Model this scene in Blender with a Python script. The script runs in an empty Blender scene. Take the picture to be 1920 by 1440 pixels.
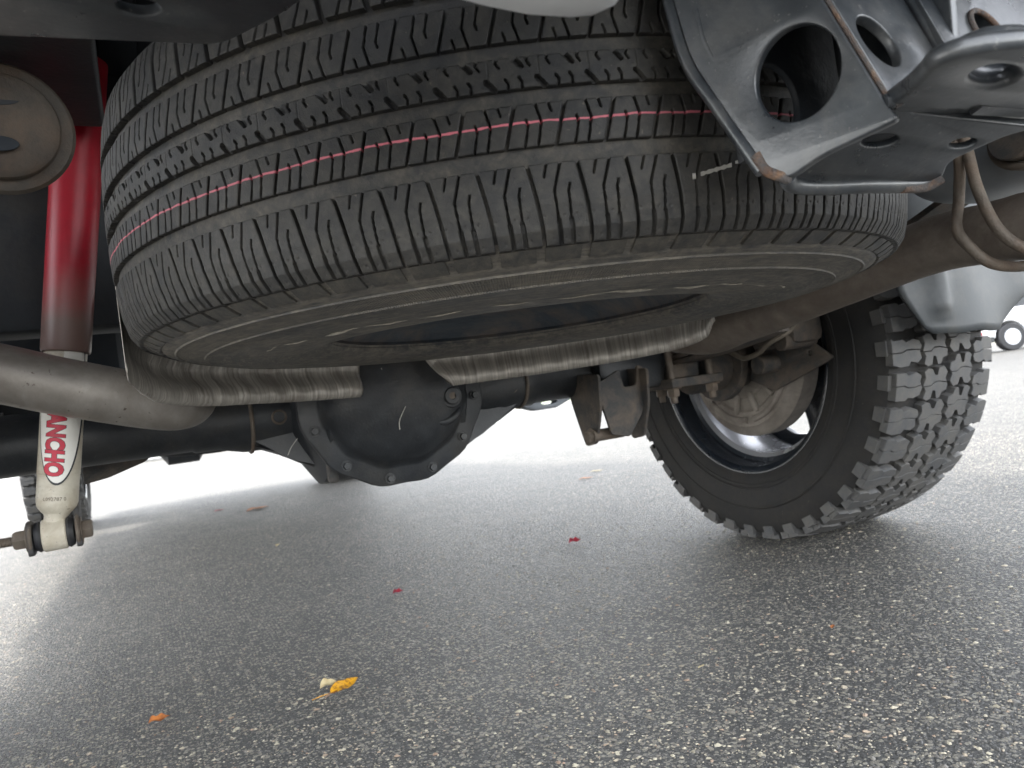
import bpy, bmesh, math, random
from mathutils import Vector, Matrix
import numpy as np
PI = math.pi
R = math.radians
random.seed(7); rng = np.random.default_rng(7)
C = bpy.context.scene.collection
SC = bpy.context.scene

# ------------------------------------------------------------------ camera
cam = bpy.data.objects.new('camera', bpy.data.cameras.new('camera'))
C.objects.link(cam); SC.camera = cam
yaw, pitch, roll = R(26.57), R(1.4955), R(8.0068)          # looks right of the truck's axis, rolled
f = Vector((math.sin(yaw)*math.cos(pitch), math.cos(yaw)*math.cos(pitch), math.sin(pitch)))
rt = Vector((math.cos(yaw), -math.sin(yaw), 0)); up = rt.cross(f)
ix = rt*math.cos(roll)-up*math.sin(roll); iu = up*math.cos(roll)+rt*math.sin(roll)
cam.matrix_world = Matrix(((ix.x, iu.x, -f.x, 0), (ix.y, iu.y, -f.y, 0), (ix.z, iu.z, -f.z, .3922), (0, 0, 0, 1)))
cd = cam.data
cd.sensor_width = 36; cd.lens = 36*1400/1920; cd.clip_start = .02; cd.clip_end = 2000
cd.dof.use_dof = True; cd.dof.focus_distance = .68; cd.dof.aperture_fstop = 14

# ------------------------------------------------------------------ light
SUN_EL, SUN_AZ = 52, -38                                   # sun ahead of the truck and a little left, behind thin cloud
w = bpy.data.worlds.new('World'); SC.world = w; w.use_nodes = True
nt = w.node_tree; bg = nt.nodes['Background']
sky = nt.nodes.new('ShaderNodeTexSky'); sky.sky_type = 'NISHITA'; sky.sun_disc = False
sky.sun_elevation = R(SUN_EL); sky.sun_rotation = R(SUN_AZ)
sky.air_density = 1.0; sky.dust_density = 1.2; sky.ozone_density = 1.0
hs = nt.nodes.new('ShaderNodeHueSaturation'); hs.inputs['Saturation'].default_value = .2     # hazy, whitish sky
nt.links.new(sky.outputs[0], hs.inputs['Color']); nt.links.new(hs.outputs[0], bg.inputs[0]); bg.inputs[1].default_value = .15
sl = bpy.data.lights.new('sun', 'SUN'); sl.energy = .85; sl.angle = R(5); sl.color = (1, .95, .87)
so = bpy.data.objects.new('sun', sl); C.objects.link(so)
sd = Vector((math.sin(R(SUN_AZ))*math.cos(R(SUN_EL)), math.cos(R(SUN_AZ))*math.cos(R(SUN_EL)), math.sin(R(SUN_EL))))
so.rotation_euler = sd.to_track_quat('Z', 'Y').to_euler()
SC.view_settings.view_transform = 'Standard'; SC.view_settings.look = 'None'
SC.view_settings.exposure = 3.02; SC.view_settings.gamma = 1.0
SC.view_settings.use_curve_mapping = False
SC.cycles.max_bounces = 8; SC.cycles.diffuse_bounces = 6

# ------------------------------------------------------------------ materials
def nodes(name):
    m = bpy.data.materials.new(name); m.use_nodes = True
    t = m.node_tree; return m, t, t.nodes['Principled BSDF']
def N(t, kind, **kw):
    n = t.nodes.new('ShaderNode'+kind)
    for k, v in kw.items():
        if k.startswith('i_'): n.inputs[k[2:].replace('_', ' ')].default_value = v
        else: setattr(n, k, v)
    return n
def ramp(t, src, stops):
    r = t.nodes.new('ShaderNodeValToRGB'); e = r.color_ramp.elements
    e[0].position, e[0].color = stops[0][0], (*stops[0][1], 1); e[1].position, e[1].color = stops[-1][0], (*stops[-1][1], 1)
    for p, c in stops[1:-1]:
        x = e.new(p); x.color = (*c, 1)
    t.links.new(src, r.inputs[0]); return r.outputs[0]
def mixc(t, fac, a, b):
    m = t.nodes.new('ShaderNodeMix'); m.data_type = 'RGBA'
    for s, v in ((m.inputs[0], fac), (m.inputs[6], a), (m.inputs[7], b)):
        if hasattr(v, 'is_output'): t.links.new(v, s)
        elif isinstance(v, tuple): s.default_value = (*v, 1) if len(v) == 3 else v
        else: s.default_value = v
    return m.outputs[2]
def math_(t, op, a, b=None, c=None, clamp=False):
    m = t.nodes.new('ShaderNodeMath'); m.operation = op; m.use_clamp = clamp
    for s, v in zip(m.inputs, (a, b, c)):
        if v is None: continue
        if hasattr(v, 'is_output'): t.links.new(v, s)
        else: s.default_value = v
    return m.outputs[0]
def noise(t, vec, scale, detail=5, rough=.6, dist=0):
    n = N(t, 'TexNoise'); n.inputs['Scale'].default_value = scale; n.inputs['Detail'].default_value = detail
    n.inputs['Roughness'].default_value = rough; n.inputs['Distortion'].default_value = dist
    t.links.new(vec, n.inputs['Vector']); return n.outputs[0]
def bump(t, bsdf, src, strength, dist, prev=None):
    b = N(t, 'Bump'); b.inputs['Strength'].default_value = strength; b.inputs['Distance'].default_value = dist
    t.links.new(src, b.inputs['Height'])
    if prev is not None: t.links.new(prev, b.inputs['Normal'])
    t.links.new(b.outputs[0], bsdf.inputs['Normal']); return b.outputs[0]
K = lambda v: (v, v, v)
def weathered(name, c1, c2, c3=None, amt=.5, sc=30, sc3=12, rough=.6, rvar=.2, metal=0, bmp=.25, bd=.002, stretch=(1, 1, 1), spots=None):
    """paint or metal c1/c2 in patches, c3 (rust or dust) where a second noise is high"""
    m, t, b = nodes(name)
    g = N(t, 'NewGeometry'); mp = N(t, 'Mapping'); mp.inputs['Scale'].default_value = stretch
    t.links.new(g.outputs['Position'], mp.inputs[0]); v = mp.outputs[0]
    n1 = noise(t, v, sc, 7, .65); n2 = noise(t, v, sc3, 6, .7, .4); n3 = noise(t, v, sc*9, 3, .6)
    col = ramp(t, n1, [(.35, c1), (.65, c2)])
    if c3:
        k = ramp(t, n2, [(.5-amt*.25+.05, K(0)), (.72-amt*.25+.05, K(1))])
        k2 = math_(t, 'MULTIPLY', k, amt, clamp=True)
        col = mixc(t, k2, col, c3)
    if spots:
        s = ramp(t, n3, [(.66, K(0)), (.72, K(1))]); col = mixc(t, math_(t, 'MULTIPLY', s, spots[1]), col, spots[0])
    t.links.new(col, b.inputs['Base Color'])
    rr = math_(t, 'MULTIPLY_ADD', n1, rvar*2, rough-rvar, clamp=True); t.links.new(rr, b.inputs['Roughness'])
    b.inputs['Metallic'].default_value = metal
    h = math_(t, 'ADD', n3, n1); bump(t, b, h, bmp, bd)
    return m

def rubber(name, base=.028, dust=(.125, .112, .092), amt=.5, pink=False, serr=False, rough=.55):
    m, t, b = nodes(name)
    g = N(t, 'NewGeometry'); v = g.outputs['Position']
    n1 = noise(t, v, 28, 8, .7); n2 = noise(t, v, 220, 4, .6); n3 = noise(t, v, 9, 5, .6, .5); n4 = noise(t, v, 900, 2, .5); n5 = noise(t, v, 75, 5, .7, .6)
    col = ramp(t, n1, [(.3, (base*.85, base*.9, base)), (.7, (base*1.5, base*1.45, base*1.35))])
    k = ramp(t, math_(t, 'ADD', math_(t, 'MULTIPLY', n3, .45), math_(t, 'MULTIPLY', n5, .55)), [(.40, K(0)), (.62, K(1))])
    k = math_(t, 'MULTIPLY', k, amt, clamp=True)
    fk = ramp(t, n2, [(.35, K(.45)), (.65, K(1))]); k = math_(t, 'MULTIPLY', k, fk)
    col = mixc(t, k, col, dust)
    sp = ramp(t, n2, [(.70, K(0)), (.74, K(.5))]); col = mixc(t, sp, col, (.2, .17, .13))
    hgt = math_(t, 'ADD', n2, math_(t, 'MULTIPLY', n4, .6))
    if pink:
        tc = N(t, 'TexCoord'); sx = N(t, 'SeparateXYZ'); t.links.new(tc.outputs['Object'], sx.inputs[0])
        wob = math_(t, 'MULTIPLY_ADD', noise(t, v, 18, 3), .005, -.0025)
        d = math_(t, 'ABSOLUTE', math_(t, 'ADD', math_(t, 'SUBTRACT', sx.outputs[2], -.0368), wob))
        d = math_(t, 'ADD', d, math_(t, 'MULTIPLY', n2, .0012))
        pk = ramp(t, math_(t, 'MULTIPLY', d, 300), [(.32, K(1)), (.42, K(0))])
        col = mixc(t, math_(t, 'MULTIPLY', pk, .93), col, (.62, .16, .2))
    if serr:
        tc = N(t, 'TexCoord'); sx = N(t, 'SeparateXYZ'); t.links.new(tc.outputs['Object'], sx.inputs[0])
        r2 = math_(t, 'SQRT', math_(t, 'ADD', math_(t, 'POWER', sx.outputs[0], 2), math_(t, 'POWER', sx.outputs[1], 2)))
        an = math_(t, 'ARCTAN2', sx.outputs[1], sx.outputs[0])
        s = math_(t, 'SINE', math_(t, 'MULTIPLY', an, 1100))
        band = math_(t, 'MULTIPLY', math_(t, 'GREATER_THAN', r2, .333), math_(t, 'LESS_THAN', r2, .3585))
        s = math_(t, 'MULTIPLY', s, band)
        hgt = math_(t, 'ADD', hgt, math_(t, 'MULTIPLY', s, 1.1)); col = mixc(t, math_(t, 'MULTIPLY', math_(t, 'MULTIPLY_ADD', s, .5, .5), math_(t, 'MULTIPLY', band, .38)), col, (.19, .17, .14))
        # scuffs running round the lower sidewall
        rad = N(t, 'CombineXYZ'); t.links.new(math_(t, 'MULTIPLY', r2, 260), rad.inputs[0]); t.links.new(math_(t, 'MULTIPLY', an, 9), rad.inputs[1])
        sc = noise(t, rad.outputs[0], 1.0, 6, .75, .8)
        sk = ramp(t, sc, [(.48, K(0)), (.66, K(.8))]); col = mixc(t, sk, col, (.23, .205, .165))
        hgt = math_(t, 'ADD', hgt, math_(t, 'MULTIPLY', sc, 1.5))
    t.links.new(col, b.inputs['Base Color'])
    t.links.new(math_(t, 'MULTIPLY_ADD', n1, .25, rough-.08), b.inputs['Roughness'])
    b.inputs['Specular IOR Level'].default_value = .4
    bump(t, b, hgt, .45, .0009)
    return m

M = {}
M['rub'] = rubber('tread_rubber', .021, amt=.45, pink=True)
M['rub_side'] = rubber('sidewall_rubber', .052, dust=(.22, .195, .16), amt=.9, serr=True)
M['rub_groove'] = rubber('groove_rubber', .030, dust=(.13, .115, .092), amt=.9)
M['mt'] = rubber('mud_tyre_rubber', .072, dust=(.16, .14, .115), amt=.35, rough=.6)
M['mt_side'] = rubber('mud_tyre_sidewall', .014, dust=(.06, .048, .037), amt=.35, rough=.7)  # dark base also puts shade into the channels between tread blocks
M['black'] = weathered('black_axle_paint', (.016, .018, .021), (.030, .033, .037), (.09, .08, .065), .35, 26, 9, .42, .12, 0, .3, .0015, spots=((.12, .11, .1), .35))
M['black_dusty'] = weathered('dusty_black_steel', (.03, .032, .036), (.055, .052, .048), (.16, .12, .085), .6, 30, 14, .7, .1, 0, .5, .003)
M['hitch'] = weathered('satin_black_hitch_paint', (.022, .026, .031), (.05, .056, .062), (.2, .19, .175), .3, 35, 22, .30, .10, .0, .12, .001, spots=((.35, .33, .31), .3))
M['rust'] = weathered('rust', (.15, .075, .042), (.26, .155, .09), (.075, .08, .085), .85, 60, 90, .85, .05, 0, .7, .002)
M['rusty'] = weathered('rusty_brown_metal', (.11, .09, .072), (.18, .15, .12), (.18, .10, .055), .35, 40, 20, .65, .1, .25, .5, .002)
M['pipe'] = weathered('stained_exhaust_steel', (.22, .20, .178), (.34, .315, .285), (.15, .125, .105), .6, 14, 9, .45, .1, .5, .25, .001, spots=((.05, .03, .02), .8))
M['pipe_brown'] = weathered('brown_exhaust_steel', (.15, .125, .105), (.24, .205, .17), (.10, .075, .058), .6, 24, 12, .55, .1, .35, .4, .002)
M['drum'] = weathered('dusty_brake_plate', (.20, .175, .15), (.29, .26, .225), (.08, .06, .05), .5, 22, 12, .75, .1, .1, .3, .002)
M['canister_lit'] = weathered('lightened_canister_grey', (.18, .195, .21), (.24, .255, .27), (.2, .18, .15), .3, 10, 6, .45, .1, .2, .1, .001)  # canister grey raised to stand in for skylight from the right
M['rimsteel'] = weathered('steel_rim_paint', (.035, .045, .058), (.06, .072, .085), (.17, .13, .10), .55, 22, 14, .5, .1, 0, .4, .0015, stretch=(1, 2.2, 1))
M['dark'] = weathered('dark_underbody', (.008, .012, .018), (.018, .024, .033), (.045, .04, .035), .4, 12, 5, .75, .1, 0, .2, .002)
M['frame'] = weathered('wax_coated_frame', (.010, .013, .018), (.02, .025, .03), (.06, .05, .04), .4, 16, 8, .6, .1, 0, .3, .002)
M['plastic'] = weathered('grey_black_plastic', (.036, .041, .045), (.052, .058, .062), (.13, .12, .10), .35, 18, 8, .5, .1, 0, .12, .001)
M['liner'] = weathered('liner_plastic', (.09, .10, .11), (.13, .14, .15), None, 0, 10, 5, .6, .1, 0, .1, .001)
M['white'] = weathered('white_car_paint', (.72, .73, .74), (.78, .78, .78), (.5, .47, .42), .15, 6, 5, .3, .05, 0, .02, .0005)
M['glass'] = weathered('tinted_glass', (.01, .012, .014), (.02, .022, .025), None, 0, 5, 5, .08, .02, 0, 0, .001)
M['silver'] = weathered('silver_metal', (.5, .52, .55), (.6, .6, .62), None, 0, 20, 5, .35, .1, .6, .1, .001)
M['shiny_black'] = weathered('gloss_black_wheel_paint', (.010, .013, .018), (.016, .02, .026), (.025, .024, .024), .15, 14, 8, .25, .08, 0, .08, .001)
M['barrel'] = weathered('wheel_barrel_paint', (.52, .53, .56), (.62, .62, .64), (.35, .32, .3), .25, 10, 8, .26, .08, .6, .06, .001)
M['shockwhite'] = weathered('dirty_white_shock_paint', (.50, .46, .37), (.62, .575, .48), (.30, .22, .13), .55, 30, 16, .5, .1, 0, .15, .001, spots=((.08, .06, .05), .8))
M['ink'] = weathered('black_ink', (.02, .02, .025), (.03, .03, .03), None, 0, 20, 5, .5, .1, 0, 0, .001)
M['redink'] = weathered('red_lettering', (.45, .012, .035), (.55, .02, .05), None, 0, 40, 5, .45, .1, 0, 0, .001)
M['whiteink'] = weathered('white_decal', (.78, .76, .70), (.84, .82, .77), (.6, .55, .45), .3, 40, 15, .4, .1, 0, 0, .001)
M['chalk'] = weathered('grey_chalk', (.42, .40, .36), (.55, .53, .48), None, 0, 300, 5, .9, .05, 0, .5, .0005)
M['chalk_dust'] = weathered('pale_scuffed_rubber', (.16, .145, .12), (.28, .255, .21), None, 0, 200, 5, .8, .05, 0, .5, .0005)
M['wire'] = weathered('dusty_brake_line', (.13, .11, .085), (.19, .16, .125), None, 0, 40, 5, .6, .1, .3, .1, .001)

M['hitch'].node_tree.nodes['Principled BSDF'].inputs['Specular IOR Level'].default_value = .85
M['bush'] = weathered('dark_rusty_bushing', (.045, .038, .032), (.085, .07, .055), (.14, .085, .05), .45, 30, 14, .7, .1, .1, .4, .002)
def red_sleeve():
    """red vinyl dust sleeve, dirty brown-grey towards its lower end"""
    m, t, b = nodes('faded_red_sleeve'); g = N(t, 'NewGeometry'); sx = N(t, 'SeparateXYZ'); t.links.new(g.outputs['Position'], sx.inputs[0])
    n = noise(t, g.outputs['Position'], 22, 6, .7, .3); n2 = noise(t, g.outputs['Position'], 60, 5, .7)
    z = math_(t, 'ADD', sx.outputs[2], math_(t, 'MULTIPLY', n, .05))
    k = ramp(t, math_(t, 'MULTIPLY_ADD', z, 5, -2.78), [(.20, K(1)), (.60, K(0))])
    col = mixc(t, ramp(t, n2, [(.3, K(0)), (.7, K(.5))]), (.42, .006, .022), (.26, .006, .018))
    col = mixc(t, math_(t, 'MULTIPLY', k, .9), col, (.15, .12, .10))
    t.links.new(col, b.inputs['Base Color']); b.inputs['Roughness'].default_value = .42
    bump(t, b, n2, .15, .001); return m
M['sleeve'] = red_sleeve()
def foil():
    """thin embossed aluminium heat shield: fine upright ribbing, dust and scorch"""
    m, t, b = nodes('embossed_heat_shield'); tc = N(t, 'TexCoord'); uv = tc.outputs['UV']
    sx = N(t, 'SeparateXYZ'); t.links.new(uv, sx.inputs[0])
    n = noise(t, uv, 14, 6, .7, .5); n2 = noise(t, uv, 90, 5, .7)
    mp = N(t, 'Mapping'); mp.inputs['Scale'].default_value = (230, 5, 1); t.links.new(uv, mp.inputs[0]); n3 = noise(t, mp.outputs[0], 1, 4, .7, .1)
    s = math_(t, 'SINE', math_(t, 'MULTIPLY_ADD', n, 6, math_(t, 'MULTIPLY', sx.outputs[0], 900)))
    col = ramp(t, n3, [(.3, (.22, .20, .175)), (.5, (.44, .41, .365)), (.7, (.66, .62, .56))])
    col = mixc(t, ramp(t, n, [(.5, K(0)), (.75, K(.7))]), col, (.13, .10, .08))
    t.links.new(col, b.inputs['Base Color']); b.inputs['Metallic'].default_value = .4
    t.links.new(math_(t, 'MULTIPLY_ADD', n2, .3, .28), b.inputs['Roughness'])
    bump(t, b, math_(t, 'ADD', math_(t, 'MULTIPLY', n3, 1.0), math_(t, 'MULTIPLY', n2, .5)), .6, .0018)
    return m
M['foil'] = foil()
def asphalt():
    m, t, b = nodes('worn_asphalt'); g = N(t, 'NewGeometry'); v = g.outputs['Position']
    wn = N(t, 'TexNoise'); wn.inputs['Scale'].default_value = 90; t.links.new(v, wn.inputs['Vector'])
    vm = N(t, 'VectorMath'); vm.operation = 'MULTIPLY_ADD'; t.links.new(wn.outputs['Color'], vm.inputs[0]); vm.inputs[1].default_value = (.006, .006, 0); t.links.new(v, vm.inputs[2])
    def vor(scale):
        a = N(t, 'TexVoronoi'); a.voronoi_dimensions = '2D'; a.inputs['Scale'].default_value = scale; t.links.new(vm.outputs[0], a.inputs['Vector']); return a
    a = vor(150); a2 = vor(310)
    n = noise(t, v, 3.2, 6, .65, .3); nb = noise(t, v, .7, 4, .6); nf = noise(t, v, 700, 3, .6)
    def chips(a, keep, size):
        sc = N(t, 'SeparateColor'); t.links.new(a.outputs['Color'], sc.inputs[0])
        pick = math_(t, 'LESS_THAN', sc.outputs[0], keep)
        lim = math_(t, 'MULTIPLY_ADD', sc.outputs[1], .30, size)
        inside = math_(t, 'LESS_THAN', a.outputs['Distance'], lim)
        return math_(t, 'MULTIPLY', pick, inside), sc
    kn = math_(t, 'MULTIPLY_ADD', n, .5, .16)
    k1, s1 = chips(a, kn, .22); k2, s2 = chips(a2, math_(t, 'MULTIPLY', kn, .75), .2)
    base = ramp(t, n, [(.3, (.052, .052, .051)), (.7, (.086, .084, .080))])
    base = mixc(t, ramp(t, nf, [(.35, K(0)), (.7, K(.5))]), base, (.09, .09, .09))
    sx = N(t, 'SeparateXYZ'); t.links.new(v, sx.inputs[0])
    stone = mixc(t, s1.outputs[2], (.26, .24, .20), (.42, .39, .32)); stone2 = mixc(t, s2.outputs[2], (.22, .215, .20), (.40, .37, .3))
    col = mixc(t, k2, base, stone2); col = mixc(t, k1, col, stone)
    # far asphalt darkened in colour to tone down sunlit glare, edge a little ragged
    far = math_(t, 'MULTIPLY_ADD', nb, 1.2, sx.outputs[1]); far = math_(t, 'ADD', far, math_(t, 'MULTIPLY', sx.outputs[0], .25))
    fk = ramp(t, math_(t, 'MULTIPLY_ADD', far, .2, -1.15), [(0, K(0)), (1, K(1))])
    col = mixc(t, math_(t, 'MULTIPLY', fk, .6), col, (.06, .057, .05))
    t.links.new(col, b.inputs['Base Color'])
    t.links.new(math_(t, 'MULTIPLY_ADD', nf, .25, .44), b.inputs['Roughness']); b.inputs['Specular IOR Level'].default_value = .38
    h = math_(t, 'ADD', math_(t, 'MULTIPLY', a.outputs['Distance'], -1.0), math_(t, 'MULTIPLY', a2.outputs['Distance'], -.6))
    h = math_(t, 'ADD', h, math_(t, 'MULTIPLY', nf, .9)); h = math_(t, 'ADD', h, math_(t, 'MULTIPLY', noise(t, v, 260, 4, .65), 1.1))
    bump(t, b, h, 1.0, .0065)
    return m
M['asphalt'] = asphalt()
def chipmat():
    m, t, b = nodes('pale_aggregate'); g = N(t, 'NewGeometry')
    c = ramp(t, g.outputs['Random Per Island'], [(0, (.09, .09, .09)), (.4, (.17, .16, .145)), (.6, (.36, .325, .25)), (.85, (.60, .545, .42)), (1, (.36, .25, .18))])
    t.links.new(c, b.inputs['Base Color']); b.inputs['Roughness'].default_value = .6
    bump(t, b, noise(t, g.outputs['Position'], 900, 3), .5, .0008); return m
M['chips'] = chipmat()
def leafmat(name, c1, c2, sc=120):
    m, t, b = nodes(name); g = N(t, 'NewGeometry')
    n = noise(t, g.outputs['Position'], sc, 5, .6)
    t.links.new(ramp(t, n, [(.40, c2), (.52, c1)]), b.inputs['Base Color']); b.inputs['Roughness'].default_value = .55
    bump(t, b, n, .4, .001); return m
M['leaf_y'] = leafmat('yellow_leaf', (.72, .36, .02), (.25, .09, .015), 150)
M['leaf_c'] = leafmat('cream_leaf', (.62, .52, .30), (.5, .38, .2))
M['leaf_r'] = leafmat('red_leaf', (.35, .02, .04), (.20, .015, .03))
M['leaf_o'] = leafmat('orange_leaf', (.45, .15, .03), (.28, .09, .02))
M['grass'] = leafmat('mown_grass', (.11, .15, .035), (.07, .10, .025), 60)
M['line'] = leafmat('road_paint', (.75, .75, .72), (.7, .7, .66))
M['kerb'] = leafmat('pale_kerb', (.5, .48, .43), (.42, .4, .36))
M['redlamp'] = weathered('red_lamp_plastic', (.5, .02, .03), (.55, .03, .04), None, 0, 5, 5, .2, .05, 0, 0, .001)
M['bluegrey'] = weathered('blue_grey_paint', (.25, .30, .37), (.3, .35, .42), None, 0, 5, 5, .3, .05, 0, 0, .001)

# ------------------------------------------------------------------ object helpers
WL = {}
def base(o): return WL.get(o.name, Matrix())
def thing(name, label, cat, loc=(0, 0, 0), group=None, rot=None):
    o = bpy.data.objects.new(name, None); C.objects.link(o); o.empty_display_size = .1
    m = Matrix.Translation(loc)
    if rot is not None: m = m @ rot.to_4x4()
    o.matrix_world = m; WL[o.name] = m
    o['label'] = label; o['category'] = cat
    if group: o['group'] = group
    return o
def finish(me, smooth):
    if smooth:
        me.polygons.foreach_set('use_smooth', [True]*len(me.polygons))
        me.set_sharp_from_angle(angle=R(smooth))
def link(name, me, mat, parent=None, local=None, label=None, kind=None):
    """mesh given in world coordinates unless local (matrix in the parent's frame)"""
    if mat and not me.materials: me.materials.append(mat if not isinstance(mat, str) else M[mat])
    o = bpy.data.objects.new(name, me); C.objects.link(o)
    if parent is not None:
        o.parent = parent
        wl = base(parent)
        o.matrix_basis = wl.inverted() if local is None else local
        WL[o.name] = Matrix() if local is None else wl @ local
    else:
        if local is not None: o.matrix_basis = local
        WL[o.name] = local or Matrix()
    if label: o['label'] = label
    if kind: o['kind'] = kind
    return o
def mesh(name, vs, fs, smooth=35, mat=None):
    me = bpy.data.meshes.new(name); me.from_pydata([tuple(v) for v in vs], [], fs); me.validate(); me.update(); finish(me, smooth); return me
def frombm(name, bm, smooth=35):
    bmesh.ops.recalc_face_normals(bm, faces=bm.faces)
    me = bpy.data.meshes.new(name); bm.to_mesh(me); bm.free(); finish(me, smooth); return me
def orient(a, b):
    z = (Vector(b)-Vector(a)); q = z.to_track_quat('Z', 'Y'); return Matrix.Translation(a) @ q.to_matrix().to_4x4(), z.length
def lathe(bm, a, b, prof, seg=40, cap=True):
    """prof = (distance along a->b, radius)"""
    m, L = orient(a, b); rings = []
    for (z, r) in prof:
        rings.append([bm.verts.new(m @ Vector((r*math.cos(2*PI*k/seg), r*math.sin(2*PI*k/seg), z))) for k in range(seg)])
    for p, q in zip(rings, rings[1:]):
        for k in range(seg): bm.faces.new((p[k], p[(k+1) % seg], q[(k+1) % seg], q[k]))
    if cap: bm.faces.new(rings[0][::-1]); bm.faces.new(rings[-1])
def cyl(bm, a, b, r, r2=None, seg=24, bev=.0015):
    L = (Vector(b)-Vector(a)).length; r2 = r if r2 is None else r2
    lathe(bm, a, b, [(0, r-bev), (bev, r), (L-bev, r2), (L, r2-bev)], seg)
def crom(pts, n=6):
    P = [Vector(p) for p in pts]; P = [P[0]*2-P[1]]+P+[P[-1]*2-P[-2]]; out = []
    for i in range(1, len(P)-2):
        for k in range(n):
            t = k/n; a, b, c, d = P[i-1:i+3]
            out.append(.5*((2*b)+(-a+c)*t+(2*a-5*b+4*c-d)*t*t+(-a+3*b-3*c+d)*t**3))
    out.append(P[-2]); return out
def tube(bm, pts, r, seg=16, n=6, radii=None, curve=True):
    P = crom(pts, n) if curve else [Vector(p) for p in pts]
    nrm = None; rings = []
    for i, p in enumerate(P):
        d = (P[min(i+1, len(P)-1)]-P[max(i-1, 0)]).normalized()
        if nrm is None: nrm = d.orthogonal().normalized()
        nrm = (nrm-d*nrm.dot(d)).normalized(); bn = d.cross(nrm)
        rr = r if radii is None else radii(i/(len(P)-1))
        rings.append([bm.verts.new(p+rr*(nrm*math.cos(2*PI*k/seg)+bn*math.sin(2*PI*k/seg))) for k in range(seg)])
    for p, q in zip(rings, rings[1:]):
        for k in range(seg): bm.faces.new((p[k], p[(k+1) % seg], q[(k+1) % seg], q[k]))
    bm.faces.new(rings[0][::-1]); bm.faces.new(rings[-1])
def box(bm, lo, hi, bev=.003, mat=None):
    r = bmesh.ops.create_cube(bm, size=1); vs = r['verts']; lo, hi = Vector(lo), Vector(hi)
    for v in vs:
        v.co = Vector([(lo[i]+hi[i])/2+v.co[i]*(hi[i]-lo[i]) for i in range(3)])
    if bev:
        es = {e for v in vs for e in v.link_edges}
        r2 = bmesh.ops.bevel(bm, geom=list(es), offset=bev, segments=2, affect='EDGES', profile=.5)
        vs = list({v for f_ in r2['faces'] for v in f_.verts} | {v for v in vs if v.is_valid})
    if mat is not None:
        bmesh.ops.transform(bm, matrix=mat, verts=vs)
def hexbolt(bm, p, d, r=.009, h=.008, washer=True):
    d = Vector(d).normalized(); p = Vector(p)
    if washer: cyl(bm, p, p+d*.002, r*1.35, seg=20, bev=.0005)
    lathe(bm, p+d*.002, p+d*(h+.002), [(0, r), (h*.8, r), (h, r*.86)], 6)
def plate(name, outline, holes, O, ux, uy, th, bev=.0015, res=10):
    """flat plate with holes, thickness th, from a filled 2D outline on the plane O + u*ux + v*uy"""
    cu = bpy.data.curves.new(name, 'CURVE'); cu.dimensions = '2D'; cu.fill_mode = 'BOTH'
    cu.extrude = max(th/2-bev, .0001); cu.bevel_depth = bev; cu.bevel_resolution = 2; cu.offset = -bev
    for pts in [outline]+holes:
        s = cu.splines.new('POLY'); s.points.add(len(pts)-1)
        for q, (x, y) in zip(s.points, pts): q.co = (x, y, 0, 1)
        s.use_cyclic_u = True
    ob = bpy.data.objects.new(name, cu); C.objects.link(ob)
    bpy.context.view_layer.update()
    me = bpy.data.meshes.new_from_object(ob.evaluated_get(bpy.context.evaluated_depsgraph_get()))
    bpy.data.objects.remove(ob); bpy.data.curves.remove(cu)
    ux = Vector(ux).normalized(); uz = ux.cross(Vector(uy)).normalized(); uy = uz.cross(ux)
    me.transform(Matrix(((ux.x, uy.x, uz.x, O[0]), (ux.y, uy.y, uz.y, O[1]), (ux.z, uy.z, uz.z, O[2]), (0, 0, 0, 1))))
    bm = bmesh.new(); bm.from_mesh(me); bmesh.ops.remove_doubles(bm, verts=bm.verts, dist=1e-5); bm.to_mesh(me); bm.free()
    me.name = name; finish(me, 35); return me
def ell(cx, cy, rx, ry, n=40, rot=0):
    c, s = math.cos(rot), math.sin(rot)
    return [(cx+rx*math.cos(t)*c-ry*math.sin(t)*s, cy+rx*math.cos(t)*s+ry*math.sin(t)*c) for t in [2*PI*k/n for k in range(n)]]
def rounded(pts, r, n=5):
    """round the corners of a 2D polygon"""
    out = []; L = len(pts)
    for i in range(L):
        p = Vector(pts[i]); a = Vector(pts[i-1])-p; b = Vector(pts[(i+1) % L])-p
        rr = r[i] if isinstance(r, (list, tuple)) else r
        k = min(rr, a.length*.45, b.length*.45); A = p+a.normalized()*k; B = p+b.normalized()*k
        for j in range(n+1):
            t = j/n; q = A*(1-t)**2+p*2*t*(1-t)+B*t*t; out.append((q.x, q.y))
    return out
def strip(name, path, up_pts, th):
    """sheet swept: path of (x,y) with profile [(offset outward, z)] ; returns mesh with uv (metres)"""
    pass

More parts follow.
